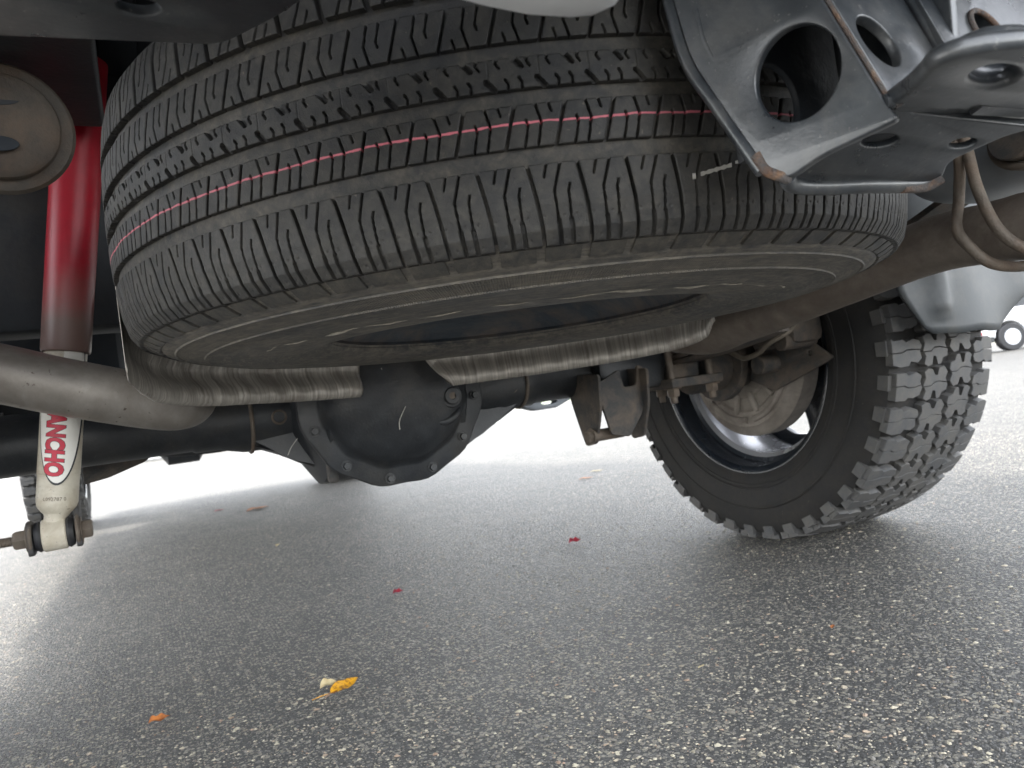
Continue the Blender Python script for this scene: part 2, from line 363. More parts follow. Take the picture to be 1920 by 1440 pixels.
# ------------------------------------------------------------------ ground
def ground():
    bm = bmesh.new(); uvs = None
    S = 400
    xs = [-S, -60, -15, -4, 0, 4, 15, 60, S]
    g = [[bm.verts.new((x, y, 0)) for x in xs] for y in xs]
    for i in range(len(xs)-1):
        for j in range(len(xs)-1): bm.faces.new((g[i][j], g[i][j+1], g[i+1][j+1], g[i+1][j]))
    o = link('ground', frombm('ground', bm, 0), 'asphalt'); o['kind'] = 'structure'
ground()
def chips():
    # flush stone chips in the binder, in the strip of ground near the camera
    n = 72000
    ang = rng.uniform(R(-14), R(66), n*2); d = .62+3.0*rng.random(n*2)**1.25
    x = d*np.sin(ang); y = d*np.cos(ang); x, y = x[:n], y[:n]
    keep = np.sin(x*3.1+1)*np.sin(y*2.7)+rng.normal(0, .8, n) > -.75; x, y = x[keep], y[keep]; n = len(x)
    s = np.clip(rng.lognormal(math.log(.0019), .50, n), .0006, .0062); el = rng.uniform(.5, 1, n); ro = rng.uniform(0, PI, n)
    z = .0002+rng.random(n)*.0006
    k = 6; vs = np.zeros((n, k+1, 3)); a = np.arange(k)*2*PI/k
    rr = s[:, None]*rng.uniform(.65, 1.2, (n, k)); px = rr*np.cos(a); py = rr*np.sin(a)*el[:, None]
    c, sn = np.cos(ro)[:, None], np.sin(ro)[:, None]
    vs[:, :k, 0] = x[:, None]+px*c-py*sn; vs[:, :k, 1] = y[:, None]+px*sn+py*c; vs[:, :k, 2] = -.0004
    vs[:, k, 0] = x+rng.normal(0, .2, n)*s; vs[:, k, 1] = y+rng.normal(0, .2, n)*s; vs[:, k, 2] = z+s*.22
    V = vs.reshape(-1, 3); o = np.arange(n)[:, None]*(k+1)
    F = np.concatenate([np.stack([o[:, 0]+j, o[:, 0]+(j+1) % k, o[:, 0]+k], 1) for j in range(k)])
    me = bpy.data.meshes.new('gravel'); me.from_pydata(V.tolist(), [], F.tolist()); me.update()
    ob = link('gravel', me, 'chips', kind='stuff'); ob['label'] = 'pale stone chips worn flush in the asphalt under the truck'
chips()

# ------------------------------------------------------------------ spare wheel
TX = .39
tx, ty = .0056, -.0152
n_ = Vector((math.sin(tx), math.sin(ty), 1)).normalized(); a_ = Vector((0, 1, 0)).cross(n_).normalized(); b_ = n_.cross(a_)
rotS = Matrix(((a_.x, b_.x, n_.x), (a_.y, b_.y, n_.y), (a_.z, b_.z, n_.z)))
spare = thing('spare_wheel', 'dusty road tyre with a pink line round its tread, slung flat under the truck', 'spare wheel', (.396, .7512, .6), rot=rotS)
NP = 82; PITCH = 2*PI/NP; PM = PITCH*.403*1000        # mm
def rprof(z):
    """tread surface radius at height z (about the tyre's mid plane -.006)"""
    t = abs(z+.006)
    return np.interp(t, [0, .03, .056, .08, .095, .1035, .112], [.4045, .404, .4025, .3995, .3955, .389, .380])
def segdist(u, t, H, path):
    """distance (mm) from grid points to a polyline given in (u mm, t 0..1 of rib height H mm)"""
    d = np.full(u.shape, 99.)
    for (u0, t0), (u1, t1) in zip(path, path[1:]):
        ax, ay, bx, by = u0, t0*H, u1, t1*H; dx, dy = bx-ax, by-ay
        k = np.clip(((u-ax)*dx+(t*H-ay)*dy)/(dx*dx+dy*dy+1e-9), 0, 1)
        d = np.minimum(d, np.hypot(u-ax-k*dx, t*H-ay-k*dy))
    return d
def rib_mesh(name, ztop, zbot, slot, sw, sipes, dots=(), flip=False, step=.55):
    """one pitch of a rib. slot(t) = mm offset of the transverse slot's centreline at t (0 top..1 bottom)"""
    H = (ztop-zbot)*1000; nu = int((PM-sw)/step); nv = max(6, int(H/step))
    uu = np.linspace(sw/2, PM-sw/2, nu); tt = np.linspace(0, 1, nv)
    U, T = np.meshgrid(uu, tt); Uabs = U+slot(T)
    dep = np.zeros_like(U)
    for path, wd, dp in sipes:
        for sh in (-PM, 0, PM):
            dd = segdist(Uabs+sh, T, H, path); dep = np.maximum(dep, dp*np.clip((wd/2+.25-dd)/.35, 0, 1))
    for (du, dt, dr) in dots:
        for sh in (-PM, 0, PM):
            dd = np.hypot(Uabs+sh-du, (T-dt)*H); dep = np.maximum(dep, .8*np.clip(1.2-dd/dr, 0, 1))
    e = np.minimum(np.minimum(U-sw/2, PM-sw/2-U), np.minimum(T, 1-T)*H)
    dep = np.maximum(dep, .45*np.clip(1-e/.6, 0, 1)**2)
    Z = ztop+(zbot-ztop)*T
    Rr = rprof(Z)-dep/1000; an = Uabs/1000/.403
    if flip: Z = -.012-Z; an = -an
    # skirt
    P = np.stack([Rr*np.cos(an), Rr*np.sin(an), Z], -1)
    V = P.reshape(-1, 3).tolist(); idx = np.arange(nu*nv).reshape(nv, nu)
    F = [(int(idx[i, j]), int(idx[i+1, j]), int(idx[i+1, j+1]), int(idx[i, j+1])) for i in range(nv-1) for j in range(nu-1)]
    border = list(idx[0, :])+list(idx[1:, -1])+list(idx[-1, ::-1][1:])+list(idx[::-1, 0][1:-1])
    b0 = len(V)
    for q in border:
        x, y, z = V[q]; r = math.hypot(x, y); k = (r-.0085)/r; V.append((x*k, y*k, z))
    nb = len(border)
    for i in range(nb): F.append((int(border[i]), b0+i, b0+(i+1) % nb, int(border[(i+1) % nb])))
    if flip: F = [q[::-1] for q in F]
    me = mesh(name, V, [q[::-1] for q in F], 0)
    me.polygons.foreach_set('use_smooth', [True]*len(me.polygons)); me.set_sharp_from_angle(angle=R(50))
    me.materials.append(M['rub']); return me
sh_slot = lambda t: 6.3*(1-(1-t)**1.6)
sh_sipes = [([(12, 0), (9.8, .17)], 1.0, 3), ([(20.5, 0), (15.2, .35), (16.2, .7), (17, 1)], 1.1, 4.5), ([(16.3, .72), (17.3, 1)], 2.6, 3.5),
            ([(25.2, .28), (24.0, .36), (24.3, .7)], 1.1, 4), ([(24.3, .72), (25.2, 1)], 2.6, 3.5)]
sh_dots = [(d, .66, .9) for d in (4+3.5, 20, 28)]+[(d, .93, .8) for d in (12.5, 20.6, 28.6)]
pk_slot = lambda t: -8*t
pk_sipes = [([(12.4, 0), (15.1, .45), (11.7, 1)], 1.1, 4), ([(6, .38), (6.9, .52), (3.5, 1)], 1.1, 3.5), ([(20.5, 0), (21.8, .22)], 1.0, 3)]
ce_sipes = [([(3, 1), (-1.5, .70)], 3.0, 4), ([(11, 1), (11.6, .83), (9.8, .68)], 1.2, 3), ([(19.5, 1), (20, .8), (18.4, .65)], 1.2, 3),
            ([(16, 0), (20.5, .30)], 3.0, 4), ([(25, 0), (23.8, .14), (25.6, .3)], 1.2, 3), ([(6, 0), (5, .14), (6.8, .3)], 1.2, 3)]
zero = lambda t: 0*t
ribs = [('shoulder', rib_mesh('tread_block', -.062, -.1092, sh_slot, 2.7, sh_sipes, sh_dots)),
        ('pink', rib_mesh('tread_block', -.0255, -.0511, pk_slot, 2.5, pk_sipes)),
        ('centre', rib_mesh('tread_block', .0035, -.0155, zero, .02, ce_sipes)),
        ('inner', rib_mesh('tread_block', -.0255, -.0511, pk_slot, 2.5, pk_sipes, flip=True)),
        ('top', rib_mesh('tread_block', -.062, -.1092, sh_slot, 4.2, sh_sipes, sh_dots, flip=True))]
phase = {'shoulder': -119.59, 'pink': -120.0, 'centre': -121.9, 'inner': -121.5, 'top': -122.9}
def carcass():
    prof = [(.210, -.112), (.213, -.1195), (.222, -.1245), (.240, -.129), (.265, -.1315), (.29, -.1306), (.312, -.128), (.3315, -.1258), (.3322, -.1262), (.3335, -.1262), (.3342, -.1248),
            (.345, -.1225), (.3570, -.1200), (.3578, -.1206), (.3592, -.1206), (.36, -.1192), (.3665, -.1172), (.3695, -.1162), (.3705, -.1148), (.3765, -.112), (.3835, -.1085), (.3865, -.1045), (.3920, -.095), (.3965, -.062),
            (.3985, -.0565), (.3990, -.0265), (.3990, .0145), (.3985, .0445), (.3965, .05), (.390, .083), (.3855, .0925), (.3765, .1), (.36, .107), (.3335, .114), (.29, .118), (.25, .112), (.238, .1)]
    seg = 328; V, F = [], []
    for (r, z) in prof:
        for k in range(seg):
            a = 2*PI*k/seg; V.append((r*math.cos(a), r*math.sin(a), z))
    n = len(prof)
    for i in range(n-1):
        for k in range(seg): F.append((i*seg+k, i*seg+(k+1) % seg, (i+1)*seg+(k+1) % seg, (i+1)*seg+k))
    me = mesh('tyre', V, F, 40); me.materials.append(M['rub_side']); me.materials.append(M['rub_groove'])
    mi = np.zeros(len(F), int); mi[21*seg:30*seg] = 1; me.polygons.foreach_set('material_index', mi)
    return link('tyre', me, None, spare, Matrix())
tyre = carcass()
# raised rectangles just under the shoulder
def pad_mesh():
    V, F = [], []
    n = 7; a0, a1 = R(.45), PITCH-R(.45)
    rz = [(.3838, -.1088), (.3848, -.1096), (.3776, -.1140), (.3722, -.1163), (.3702, -.1152)]
    for (r, z) in rz:
        for k in range(n):
            a = a0+(a1-a0)*k/(n-1); V.append((r*math.cos(a), r*math.sin(a), z))
    for i in range(len(rz)-1):
        for k in range(n-1): F.append((i*n+k, i*n+k+1, (i+1)*n+k+1, (i+1)*n+k))
    b0 = len(V)
    for k in (0, n-1):                                     # end walls
        ids = [i*n+k for i in range(len(rz))]; q = []
        for i in ids:
            x, y, z = V[i]; V.append((x*.994, y*.994, z+.0012)); q.append(len(V)-1)
        for i in range(len(rz)-1): F.append((ids[i], ids[i+1], q[i+1], q[i]) if k == 0 else (ids[i+1], ids[i], q[i], q[i+1]))
    m = mesh('pad', V, F, 40); m.materials.append(M['rub_groove']); return m
pad = pad_mesh()
tw_up, tw_lo = {}, []
joined = bmesh.new()
for nm, me in ribs+[('pad', pad)]:
    ph = R(phase.get(nm, -119.0))
    for i in range(NP):
        a = ph+i*PITCH; m = Matrix.Rotation(a, 4, 'Z')
        mid = math.degrees(a+PITCH/2); rel = (mid+118+180) % 360-180
        vis = abs(rel) < (72 if nm not in ('top',) else 60)
        if nm == 'pad': vis = False
        if vis: link('tread_block', me, None, spare, m)
        else:
            bm2 = joined; 
            if nm == 'pad': bm2.from_mesh(me); vs = list(bm2.verts)[-len(me.vertices):]; bmesh.ops.transform(bm2, matrix=m, verts=vs)
            else: tw_lo.append((nm, m))
me = bpy.data.meshes.new('shoulder_pad'); joined.to_mesh(me); joined.free(); finish(me, 40); link('shoulder_pad', me, 'rub_groove', spare, Matrix(), kind='stuff')
def coarse():
    bm = bmesh.new()
    zz = {'shoulder': (-.062, -.1092), 'pink': (-.0255, -.0511), 'centre': (.0035, -.0155), 'inner': (.0391, .0135), 'top': (.0972, .05)}
    for nm, m in tw_lo:
        z1, z0 = zz[nm]; n = 3; top = []
        for z in np.linspace(z1, z0, 5):
            top.append([m @ Vector((rprof(z)*math.cos(a), rprof(z)*math.sin(a), z)) for a in np.linspace(R(.33), PITCH-R(.33), n+1)])
        vt = [[bm.verts.new(p) for p in row] for row in top]
        for i in range(4):
            for k in range(n): bm.faces.new((vt[i][k], vt[i+1][k], vt[i+1][k+1], vt[i][k+1]))
        ring = vt[0]+[r[-1] for r in vt[1:]]+vt[-1][::-1][1:]+[r[0] for r in vt[::-1][1:-1]]
        lo = [bm.verts.new(Vector((v.co.x*.979, v.co.y*.979, v.co.z))) for v in ring]
        for k in range(len(ring)): bm.faces.new((ring[k], lo[k], lo[(k+1) % len(ring)], ring[(k+1) % len(ring)]))
    link('far_tread', frombm('far_tread', bm, 35), 'rub', spare, Matrix(), kind='stuff', label='tread blocks on the hidden far side of the spare tyre')
coarse()
def rimS():
    bm = bmesh.new()
    prof = [(-.003, .211), (.001, .2135), (.008, .207), (.014, .200), (.022, .190), (.030, .178), (.034, .150), (.033, .10), (.030, .085), (.030, .035)]
    lathe(bm, (0, 0, -.113), (0, 0, .2), prof, 72, cap=False)
    lathe(bm, (0, 0, -.110), (0, 0, .2), [(z, r-.004) for z, r in prof], 72, cap=False)
    link('rim', frombm('rim', bm), M['rimsteel'], spare, Matrix())
    bm = bmesh.new(); cyl(bm, (0, 0, -.092), (0, 0, -.085), .05); cyl(bm, (0, 0, -.085), (0, 0, .2), .006)
    link('hoist_plate', frombm('hoist_plate', bm), M['rusty'], spare, Matrix())
rimS()
def chalkmarks():
    # pale grey chalk stroke broken by the tread slots
    bm = bmesh.new()
    for (a0, z0, a1, z1, w_) in ((-100.2, -.0768, -99.85, -.0768, .0034), (-99.35, -.0757, -96.0, -.0705, .0024), (-95.6, -.0690, -92.2, -.0655, .0017)):
        rows = []
        for k in range(13):
            t = k/12; a = R(a0+(a1-a0)*t); z = z0+(z1-z0)*t; ww = w_*(1+.3*math.sin(k*2.3))/2
            rows.append([bm.verts.new(((rprof(zz)+.0004)*math.cos(a), (rprof(zz)+.0004)*math.sin(a), zz)) for zz in (z+ww, z-ww)])
        for p, q in zip(rows, rows[1:]): bm.faces.new((p[0], p[1], q[1], q[0]))
    link('chalk_mark', frombm('chalk_mark', bm, 60), M['chalk'], spare, Matrix(), label='pale grey chalk stroke across the tread')
chalkmarks()
def flash():
    bm = bmesh.new(); P = []
    for k in range(90):
        a = R(-170+k*1.25); r = .2905+.0025*math.sin(k*.37)+.0012*math.sin(k*1.9); P.append((r*math.cos(a), r*math.sin(a), -.1302-.0008*math.sin(k*.8)))
    tube(bm, P, .0009, 5, 1, radii=lambda t: .0004+.0011*abs(math.sin(t*23))*abs(math.sin(t*7.1)))
    link('rubber_flash', frombm('rubber_flash', bm, 60), M['chalk_dust'], spare, Matrix(), label='torn pale rubber flash along the lower sidewall')
flash()

# ------------------------------------------------------------------ truck
truck = thing('pickup_truck', 'raised white pickup truck seen from beneath its rear bumper, with black axle and mud tyres', 'pickup truck', (TX, 3.4, 0))
AY, AZ = 1.343, .418

def mud_wheel(cx, cy, side, detail=True, group=None):
    """side=+1: outer face towards +X. Builds rim (the part) with tyre and tread blocks as sub-parts"""
    Wd = .29; x0 = -Wd/2
    T = Matrix.Translation((cx, cy, AZ)) @ (Matrix() if side > 0 else Matrix.Rotation(PI, 4, 'Z'))
    def rev(bm, prof, seg=96):
        rings = [[bm.verts.new(T @ Vector((x, r*math.cos(2*PI*k/seg), r*math.sin(2*PI*k/seg)))) for k in range(seg)] for x, r in prof]
        for p, q in zip(rings, rings[1:]):
            for k in range(seg): bm.faces.new((p[k], p[(k+1) % seg], q[(k+1) % seg], q[k]))
    # rim: inner flange at x=-.145 ... outer at +.12
    bm = bmesh.new()
    rev(bm, [(-.135, .258), (-.143, .268), (-.147, .2675), (-.147, .264), (-.143, .256), (-.138, .2515)])
    rev(bm, [(.11, .262), (.118, .268), (.122, .266), (.118, .25), (.105, .243)])
    wheel = link('wheel', frombm('wheel', bm), 'shiny_black', truck, label='black wheel with silver barrel and mud tyre' if detail else None)
    bm = bmesh.new()
    rev(bm, [(-.1385, .2515), (-.120, .2500), (-.116, .2475), (-.098, .2460), (-.094, .2360)])
    link('rim_lip', frombm('rim_lip', bm), 'shiny_black', wheel)
    bm = bmesh.new()
    rev(bm, [(-.094, .2360), (-.086, .2265), (-.03, .2245), (.02, .2265), (.05, .233), (.085, .240), (.107, .243)])
    link('rim_barrel', frombm('rim_barrel', bm), 'barrel', wheel)
    bm = bmesh.new()
    rev(bm, [(-.135, .2585), (-.09, .252), (-.03, .233), (.05, .24), (.11, .26)])
    link('rim_back', frombm('rim_back', bm), 'shiny_black', wheel)
    # spoke face
    ns = 8; O = T @ Vector((.075, 0, 0)); holes = []
    for k in range(ns):
        a = 2*PI*(k+.30)/ns
        def P(r, da): return (r*math.cos(a+da), r*math.sin(a+da))
        holes.append(rounded([P(.125, -.13), P(.125, .13), P(.165, .22), P(.202, .24), P(.208, 0), P(.202, -.24), P(.165, -.22)], .015, 3))
    me = plate('spoke_face', ell(0, 0, .2405, .2405, 72), holes, O, (0, side, 0), (0, 0, 1), .022, .004)
    link('spoke_face', me, 'shiny_black', wheel)
    bm = bmesh.new(); lathe(bm, T @ Vector((.03, 0, 0)), T @ Vector((.13, 0, 0)), [(0, .085), (.05, .085), (.07, .07), (.1, .06)], 40)
    link('hub_cap', frombm('hub_cap', bm), 'shiny_black', wheel)
    # tyre
    bm = bmesh.new()
    half = [(-.140, .262), (-.150, .272), (-.159, .30), (-.163, .335), (-.160, .365), (-.1535, .39), (-.146, .405), (-.132, .4090), (-.1, .4105), (-.05, .4120), (0, .4125)]
    rev(bm, half+[(-x, r) for x, r in half[::-1][1:]], 120)
    for rr, xx in ((.300, -.1598), (.292, -.1570), (.345, -.1642)):
        rev(bm, [(xx+.001, rr-.003), (xx-.0008, rr-.001), (xx-.0008, rr+.001), (xx+.001, rr+.003)], 120)
    link('tyre', frombm('tyre', bm), 'mt_side', wheel)
    # tread blocks: 48 pitches x 6 outlines (v across in mm from the inner shoulder, u along in mm)
    n = 40; P = 2*PI/n; pm = P*.428*1000
    A = [(-8, 5), (-4, 9), (20, 8), (27, 13), (46, 9), (62, 13), (67, 23), (61, 31), (65, 44), (54, 51), (36, 48), (30, 55), (8, 56), (-8, 51)]
    A_ = [(0, 5), (22, 5), (29, 10), (50, 6), (64, 13), (61, 24), (67, 34), (62, 47), (44, 52), (30, 50), (24, 55), (0, 54)]
    G = [(73, 8), (84, 3), (96, 5), (103, 16), (112, 17), (116, 4), (131, 2), (142, 13), (136, 25), (143, 36), (141, 47), (127, 50), (122, 60), (112, 61), (107, 45), (98, 44), (94, 60), (82, 62), (73, 57), (78, 44), (71, 33), (77, 20)]
    A, A_ = [[(v, u*pm/61) for v, u in q] for q in (A, A_)]
    G1 = [(v-1, u*pm/63) for v, u in G]
    mir = lambda q, o=0: [(290-v, pm*1.27-u+o) for v, u in q]
    def split(poly, f0, f1, gap=1.7):
        # a zigzag kerf across the block: two halves of one moulded block
        vs_ = [p[0] for p in poly]; lo, hi = min(vs_), max(vs_); um = sum(p[1] for p in poly)/len(poly)
        zig = [(lo+(hi-lo)*k, um+d) for k, d in ((-.1, f0), (.3, f0), (.45, f1), (.7, f1), (1.1, f0))]
        def U(v):
            for (a, b), (c, d) in zip(zig, zig[1:]):
                if a <= v <= c: return b+(d-b)*(v-a)/(c-a)
            return um
        out = []
        for sg in (-1, 1):
            keep = []
            L_ = len(poly)
            for i in range(L_):
                p, q = poly[i], poly[(i+1) % L_]; dp, dq = (p[1]-U(p[0]))*sg, (q[1]-U(q[0]))*sg
                if dp > gap/2: keep.append(p)
                if (dp-gap/2)*(dq-gap/2) < 0:
                    t = (dp-gap/2)/(dp-dq); x = (p[0]+(q[0]-p[0])*t, p[1]+(q[1]-p[1])*t); keep.append(x)
                    if dp > gap/2:      # leaving: run along the kerf to the other crossing
                        mids = [(v, u+sg*gap/2) for v, u in zig[1:-1] if lo+2 < v < hi-2]
                        keep.append(('m', mids))
            flat = []
            for k in keep:
                if k[0] == 'm':
                    prev = flat[-1]; ms = k[1]
                    flat += ms if abs(prev[0]-ms[0][0]) < abs(prev[0]-ms[-1][0]) else ms[::-1]
                else: flat.append(k)
            out.append(flat)
        return out
    def block(bmq, poly, r0=.4085, r1=.4285):
        cxv = sum(p[0] for p in poly)/len(poly); cu_ = sum(p[1] for p in poly)/len(poly)
        def ring(inset, r, top):
            vs = []
            for v, u in poly:
                d = math.hypot(v-cxv, u-cu_)+1e-6; vv = v+(cxv-v)*inset/d; uu = u+(cu_-u)*inset/d; x = (vv-145)/1000
                rr = r-(.0075*abs(x/.145)**3 if top else .003*abs(x/.145)**3); a = uu/1000/.428
                vs.append(bmq.verts.new((x, rr*math.cos(a), rr*math.sin(a))))
            return vs
        r3 = ring(-.8, r0, False); r2 = ring(0, r1-.0008, True); r1_ = ring(.8, r1, True)
        for p, q in ((r3, r2), (r2, r1_)):
            for k in range(len(p)): bmq.faces.new((p[k], p[(k+1) % len(p)], q[(k+1) % len(p)], q[k]))
        top = bmq.faces.new(r1_); bmesh.ops.triangulate(bmq, faces=[top])
    polys = [(A, 0, 2, 1, -3), (A_, 1, 2, -2, 3), (G1, 0, 1, 3, -3), (mir(G1, pm*.45), 0, 1, 3, -3), (mir(A), 0, 2, 1, -3), (mir(A_), 1, 2, -2, 3)]
    metas = []
    for poly, off, every, f0, f1 in polys:
        b_m = bmesh.new()
        for half_ in split(poly, f0, f1):
            if len(half_) > 2: block(b_m, half_)
        me = frombm('tread_block', b_m, 35); me.materials.append(M['mt']); metas.append((me, off, every))
    # side biters on the inner sidewall
    sb = bmesh.new()
    for (u0, u1, ra, rb) in ((8, 38, .389, .4105), ):
        vs = []
        for r, x, xs in ((ra, -.155, -.1590), (rb, -.142, -.1575)):
            for u in (u0, u1):
                a = u/1000/.428; vs.append((x, r*math.cos(a), r*math.sin(a))); vs.append((xs, r*math.cos(a), r*math.sin(a)))
        V = [sb.verts.new(v) for v in vs]
        for q in ((1, 3, 7, 5), (0, 1, 5, 4), (3, 2, 6, 7), (0, 2, 3, 1), (4, 5, 7, 6)): sb.faces.new([V[i] for i in q])
    meb = frombm('side_lug', sb, 30); meb.materials.append(M['mt'])
    big = bmesh.new()
    for me, off, every in metas:
        for i in range(n):
            if (i-off) % every: continue
            m = T @ Matrix.Rotation(i*P, 4, 'X')
            if detail: link('tread_block', me, None, wheel, base(wheel).inverted() @ m)
            else: big.from_mesh(me); bmesh.ops.transform(big, matrix=m, verts=list(big.verts)[-len(me.vertices):])
    for i in range(n):
        m = T @ Matrix.Rotation(i*P+(.004 if i % 2 else 0), 4, 'X') @ Matrix.Translation((.0025 if i % 2 else 0, 0, 0))
        if detail: link('side_lug', meb, None, wheel, base(wheel).inverted() @ m)
        else: big.from_mesh(meb); bmesh.ops.transform(big, matrix=m, verts=list(big.verts)[-len(meb.vertices):])
    if not detail:
        me = bpy.data.meshes.new('tread'); big.to_mesh(me); finish(me, 35); link('tread', me, 'mt', wheel, kind='stuff')
    big.free(); return wheel
WX = 1.262+.145
mud_wheel(WX, AY, 1)
mud_wheel(2*TX-WX, AY, -1, False)
mud_wheel(2*TX-WX+.10, 5.75, -1, False)
mud_wheel(WX-.10, 5.75, 1, False)

# --- rear axle
def rear_axle():
    bm = bmesh.new()
    tz = .434
    lathe(bm, (TX-.92, AY, tz), (TX+.92, AY, tz), [(0, .046), (.25, .046), (.252, .052), (.28, .052), (.282, .047), (.60, .047), (.605, .0505), (.64, .0505), (.68, .060), (.755, .062), (.78, .105),
          (.80, .135), (1.04, .135), (1.06, .105), (1.085, .062), (1.16, .060), (1.20, .0505), (1.235, .0505), (1.24, .047), (1.56, .047), (1.562, .052), (1.59, .052), (1.592, .046), (1.84, .046)], 48)
    lathe(bm, (TX, AY-.10, tz+.005), (TX, AY+.42, tz+.02), [(0, .152), (.10, .15), (.2, .125), (.3, .08), (.5, .06), (.52, .05)], 40)
    axle = link('rear_axle', frombm('rear_axle', bm), 'black', truck)
    # casting webs running from the tubes to the housing
    for s in (-1, 1):
        bm = bmesh.new()
        pts = [(.30, -.038), (.18, -.09), (.105, -.128), (.08, -.12), (.08, .05), (.30, .02)] if s > 0 else [(.235, -.048), (.17, -.078), (.105, -.118), (.08, -.12), (.08, .05), (.235, .02)]
        fr, bk = [], []
        for x, z in pts:
            fr.append(bm.verts.new((TX+s*x, AY-.06+max(0, x-.15)*.25, tz+z))); bk.append(bm.verts.new((TX+s*x, AY+.05, tz+z)))
        bm.faces.new(fr); bm.faces.new(bk[::-1])
        for k in range(len(pts)): bm.faces.new((fr[k], bk[k], bk[(k+1) % len(pts)], fr[(k+1) % len(pts)]))
        bmesh.ops.bevel(bm, geom=bm.edges[:], offset=.008, segments=2, affect='EDGES')
        link('casting_web', frombm('casting_web', bm), 'black', axle)
    # weld beads and plug rings on the tubes
    for x, wr in ((-.228, .0612), (.290, .0512)):
        bm = bmesh.new(); P = [(TX+x, AY+wr*math.cos(a), tz+wr*math.sin(a)) for a in [2*PI*k/40 for k in range(41)]]
        tube(bm, P, .0035, 8, curve=False); link('weld_bead', frombm('weld_bead', bm), 'rusty', axle)
    for x, wy in ((-.185, .0610), (.255, .0500)):
        bm = bmesh.new(); P = [(TX+x+.011*math.cos(a), AY-wy, tz-.010+.011*math.sin(a)) for a in [2*PI*k/24 for k in range(25)]]
        tube(bm, P, .002, 6, curve=False); link('plug_weld', frombm('plug_weld', bm), 'rusty', axle)
    # differential cover
    cx, cz, y0 = .387, .443, 1.235
    seg = 72; bm = bmesh.new(); prof = []
    def R0(a):   # flange outline: circle with gently flattened sides
        return .164-.006*math.cos(12*a)*.35+.004*max(0, -math.sin(a))**8*-1
    rings = []
    rows = [(.0, 1, 'f'), (.009, 1, 'f'), (.011, .985, 'f'), (.011, .83, 'f'), (.014, .80, 'd'), (.03, .765, 'd'), (.05, .70, 'd'), (.064, .58, 'd'), (.071, .40, 'd'), (.075, .2, 'd')]
    for (h, s, kind) in rows:
        rg = []
        for k in range(seg):
            a = 2*PI*k/seg; r = R0(a)*s; x, z = r*math.cos(a), r*math.sin(a); hh = h
            if kind == 'd':
                # dome: flatter towards the lower left and right, a vertical ridge left of centre
                hh = .011+(h-.011)*(1-.30*max(0, -z/.16)-.12*abs(x)/.16)
                hh += .006*math.exp(-((x+.03)/.02)**2)*(1-s)
            rg.append(bm.verts.new((cx+x, y0-hh, cz+z)))
        rings.append(rg)
    for p, q in zip(rings, rings[1:]):
        for k in range(seg): bm.faces.new((p[k], p[(k+1) % seg], q[(k+1) % seg], q[k]))
    bm.faces.new(rings[-1])
    cover = link('differential_cover', frombm('differential_cover', bm, 60), 'black', axle)
    for k in range(12):
        a = R(-100+k*30); bm = bmesh.new(); p = (cx+.149*math.cos(a), y0-.011, cz+.149*math.sin(a)); hexbolt(bm, p, (0, -1, 0), .0068, .006)
        link('cover_bolt', frombm('cover_bolt', bm), 'black', axle)
    bm = bmesh.new(); px, pz = .470, .420
    lathe(bm, (px, y0-.034, pz), (px+.002, y0-.084, pz-.001), [(0, .025), (.022, .021), (.027, .0185), (.0275, .0150), (.030, .0145), (.032, .0130), (.032, .0062), (.026, .0058)], 32, cap=False)
    link('fill_plug', frombm('fill_plug', bm), 'black', axle)
    bm = bmesh.new(); box(bm, (px-.0055, y0-.066, pz-.0055), (px+.0055, y0-.0615, pz+.0055), 0); link('plug_socket', frombm('plug_socket', bm), 'rusty', axle)
    bm = bmesh.new(); tube(bm, [(.430, y0-.052, .382), (.455, y0-.050, .378), (.480, y0-.045, .388), (.493, y0-.040, .404)], .0085, 12, radii=lambda t: .0085*math.sin(PI*(.12+.76*t))); link('cover_ridge', frombm('cover_ridge', bm), 'black', axle)
    for x, z in ((.275, .328),):
        bm = bmesh.new(); box(bm, (x-.009, y0+.012, z-.024), (x+.007, y0+.03, z+.02), .003); link('housing_tab', frombm('housing_tab', bm), 'black_dusty', axle)
    # scratches: pale nicks in the paint
    for pts in ([(.352, .478), (.356, .468), (.362, .458)], [(.384, .412), (.376, .398), (.371, .388), (.370, .376)], [(.226, .385), (.214, .372), (.207, .36)]):
        bm = bmesh.new(); yy = y0-.0745 if pts[0][0] > .3 else AY-.088
        tube(bm, [(x, yy+(.004 if z < .4 else 0), z) for x, z in pts], .0007, 6); link('scratch', frombm('scratch', bm), 'chalk', axle)
    # left lower shock bracket
    for sx in (-.1385, -.086):
        me = plate('shock_bracket', rounded([(.095, -.145), (.128, -.145), (.17, -.03), (.25, .02), (.25, .07), (.16, .06), (.125, -.04)] if sx > -.1 else [(.095, -.147), (.128, -.147), (.155, -.125), (.150, -.112), (.12, -.103), (.095, -.106)], .008), [], (sx, AY-.335, .434), (0, 1, 0), (0, 0, 1), .006, .001)
        link('shock_bracket', me, 'black_dusty', axle)
    # right lower bracket: two cheeks, a rear web and a nub at the foot
    for (x, yy) in ((.800, 1.25), (.905, 1.235)):
        me = plate('shock_bracket', rounded([(-.06, .01), (-.05, -.06), (-.02, -.125), (.02, -.13), (.05, -.05), (.07, .02)], .01), [ell(0.0, -.06, .010, .02, 16)] if x > .85 else [], (x, yy+.03, .415), (0, 1, 0), (0, 0, 1), .006, .001)
        link('shock_bracket', me, 'black_dusty', axle)
    me = plate('bracket_web', rounded([(.795, .405), (.812, .335), (.818, .305), (.86, .295), (.895, .335), (.915, .375), (.915, .43), (.90, .435), (.893, .395), (.862, .393), (.855, .43)], .006), [rounded([(.868, .378), (.862, .335), (.878, .33), (.892, .372)], .006)] if False else [], (0, 1.235, 0), (1, 0, 0), (0, 0, 1), .007, .001)
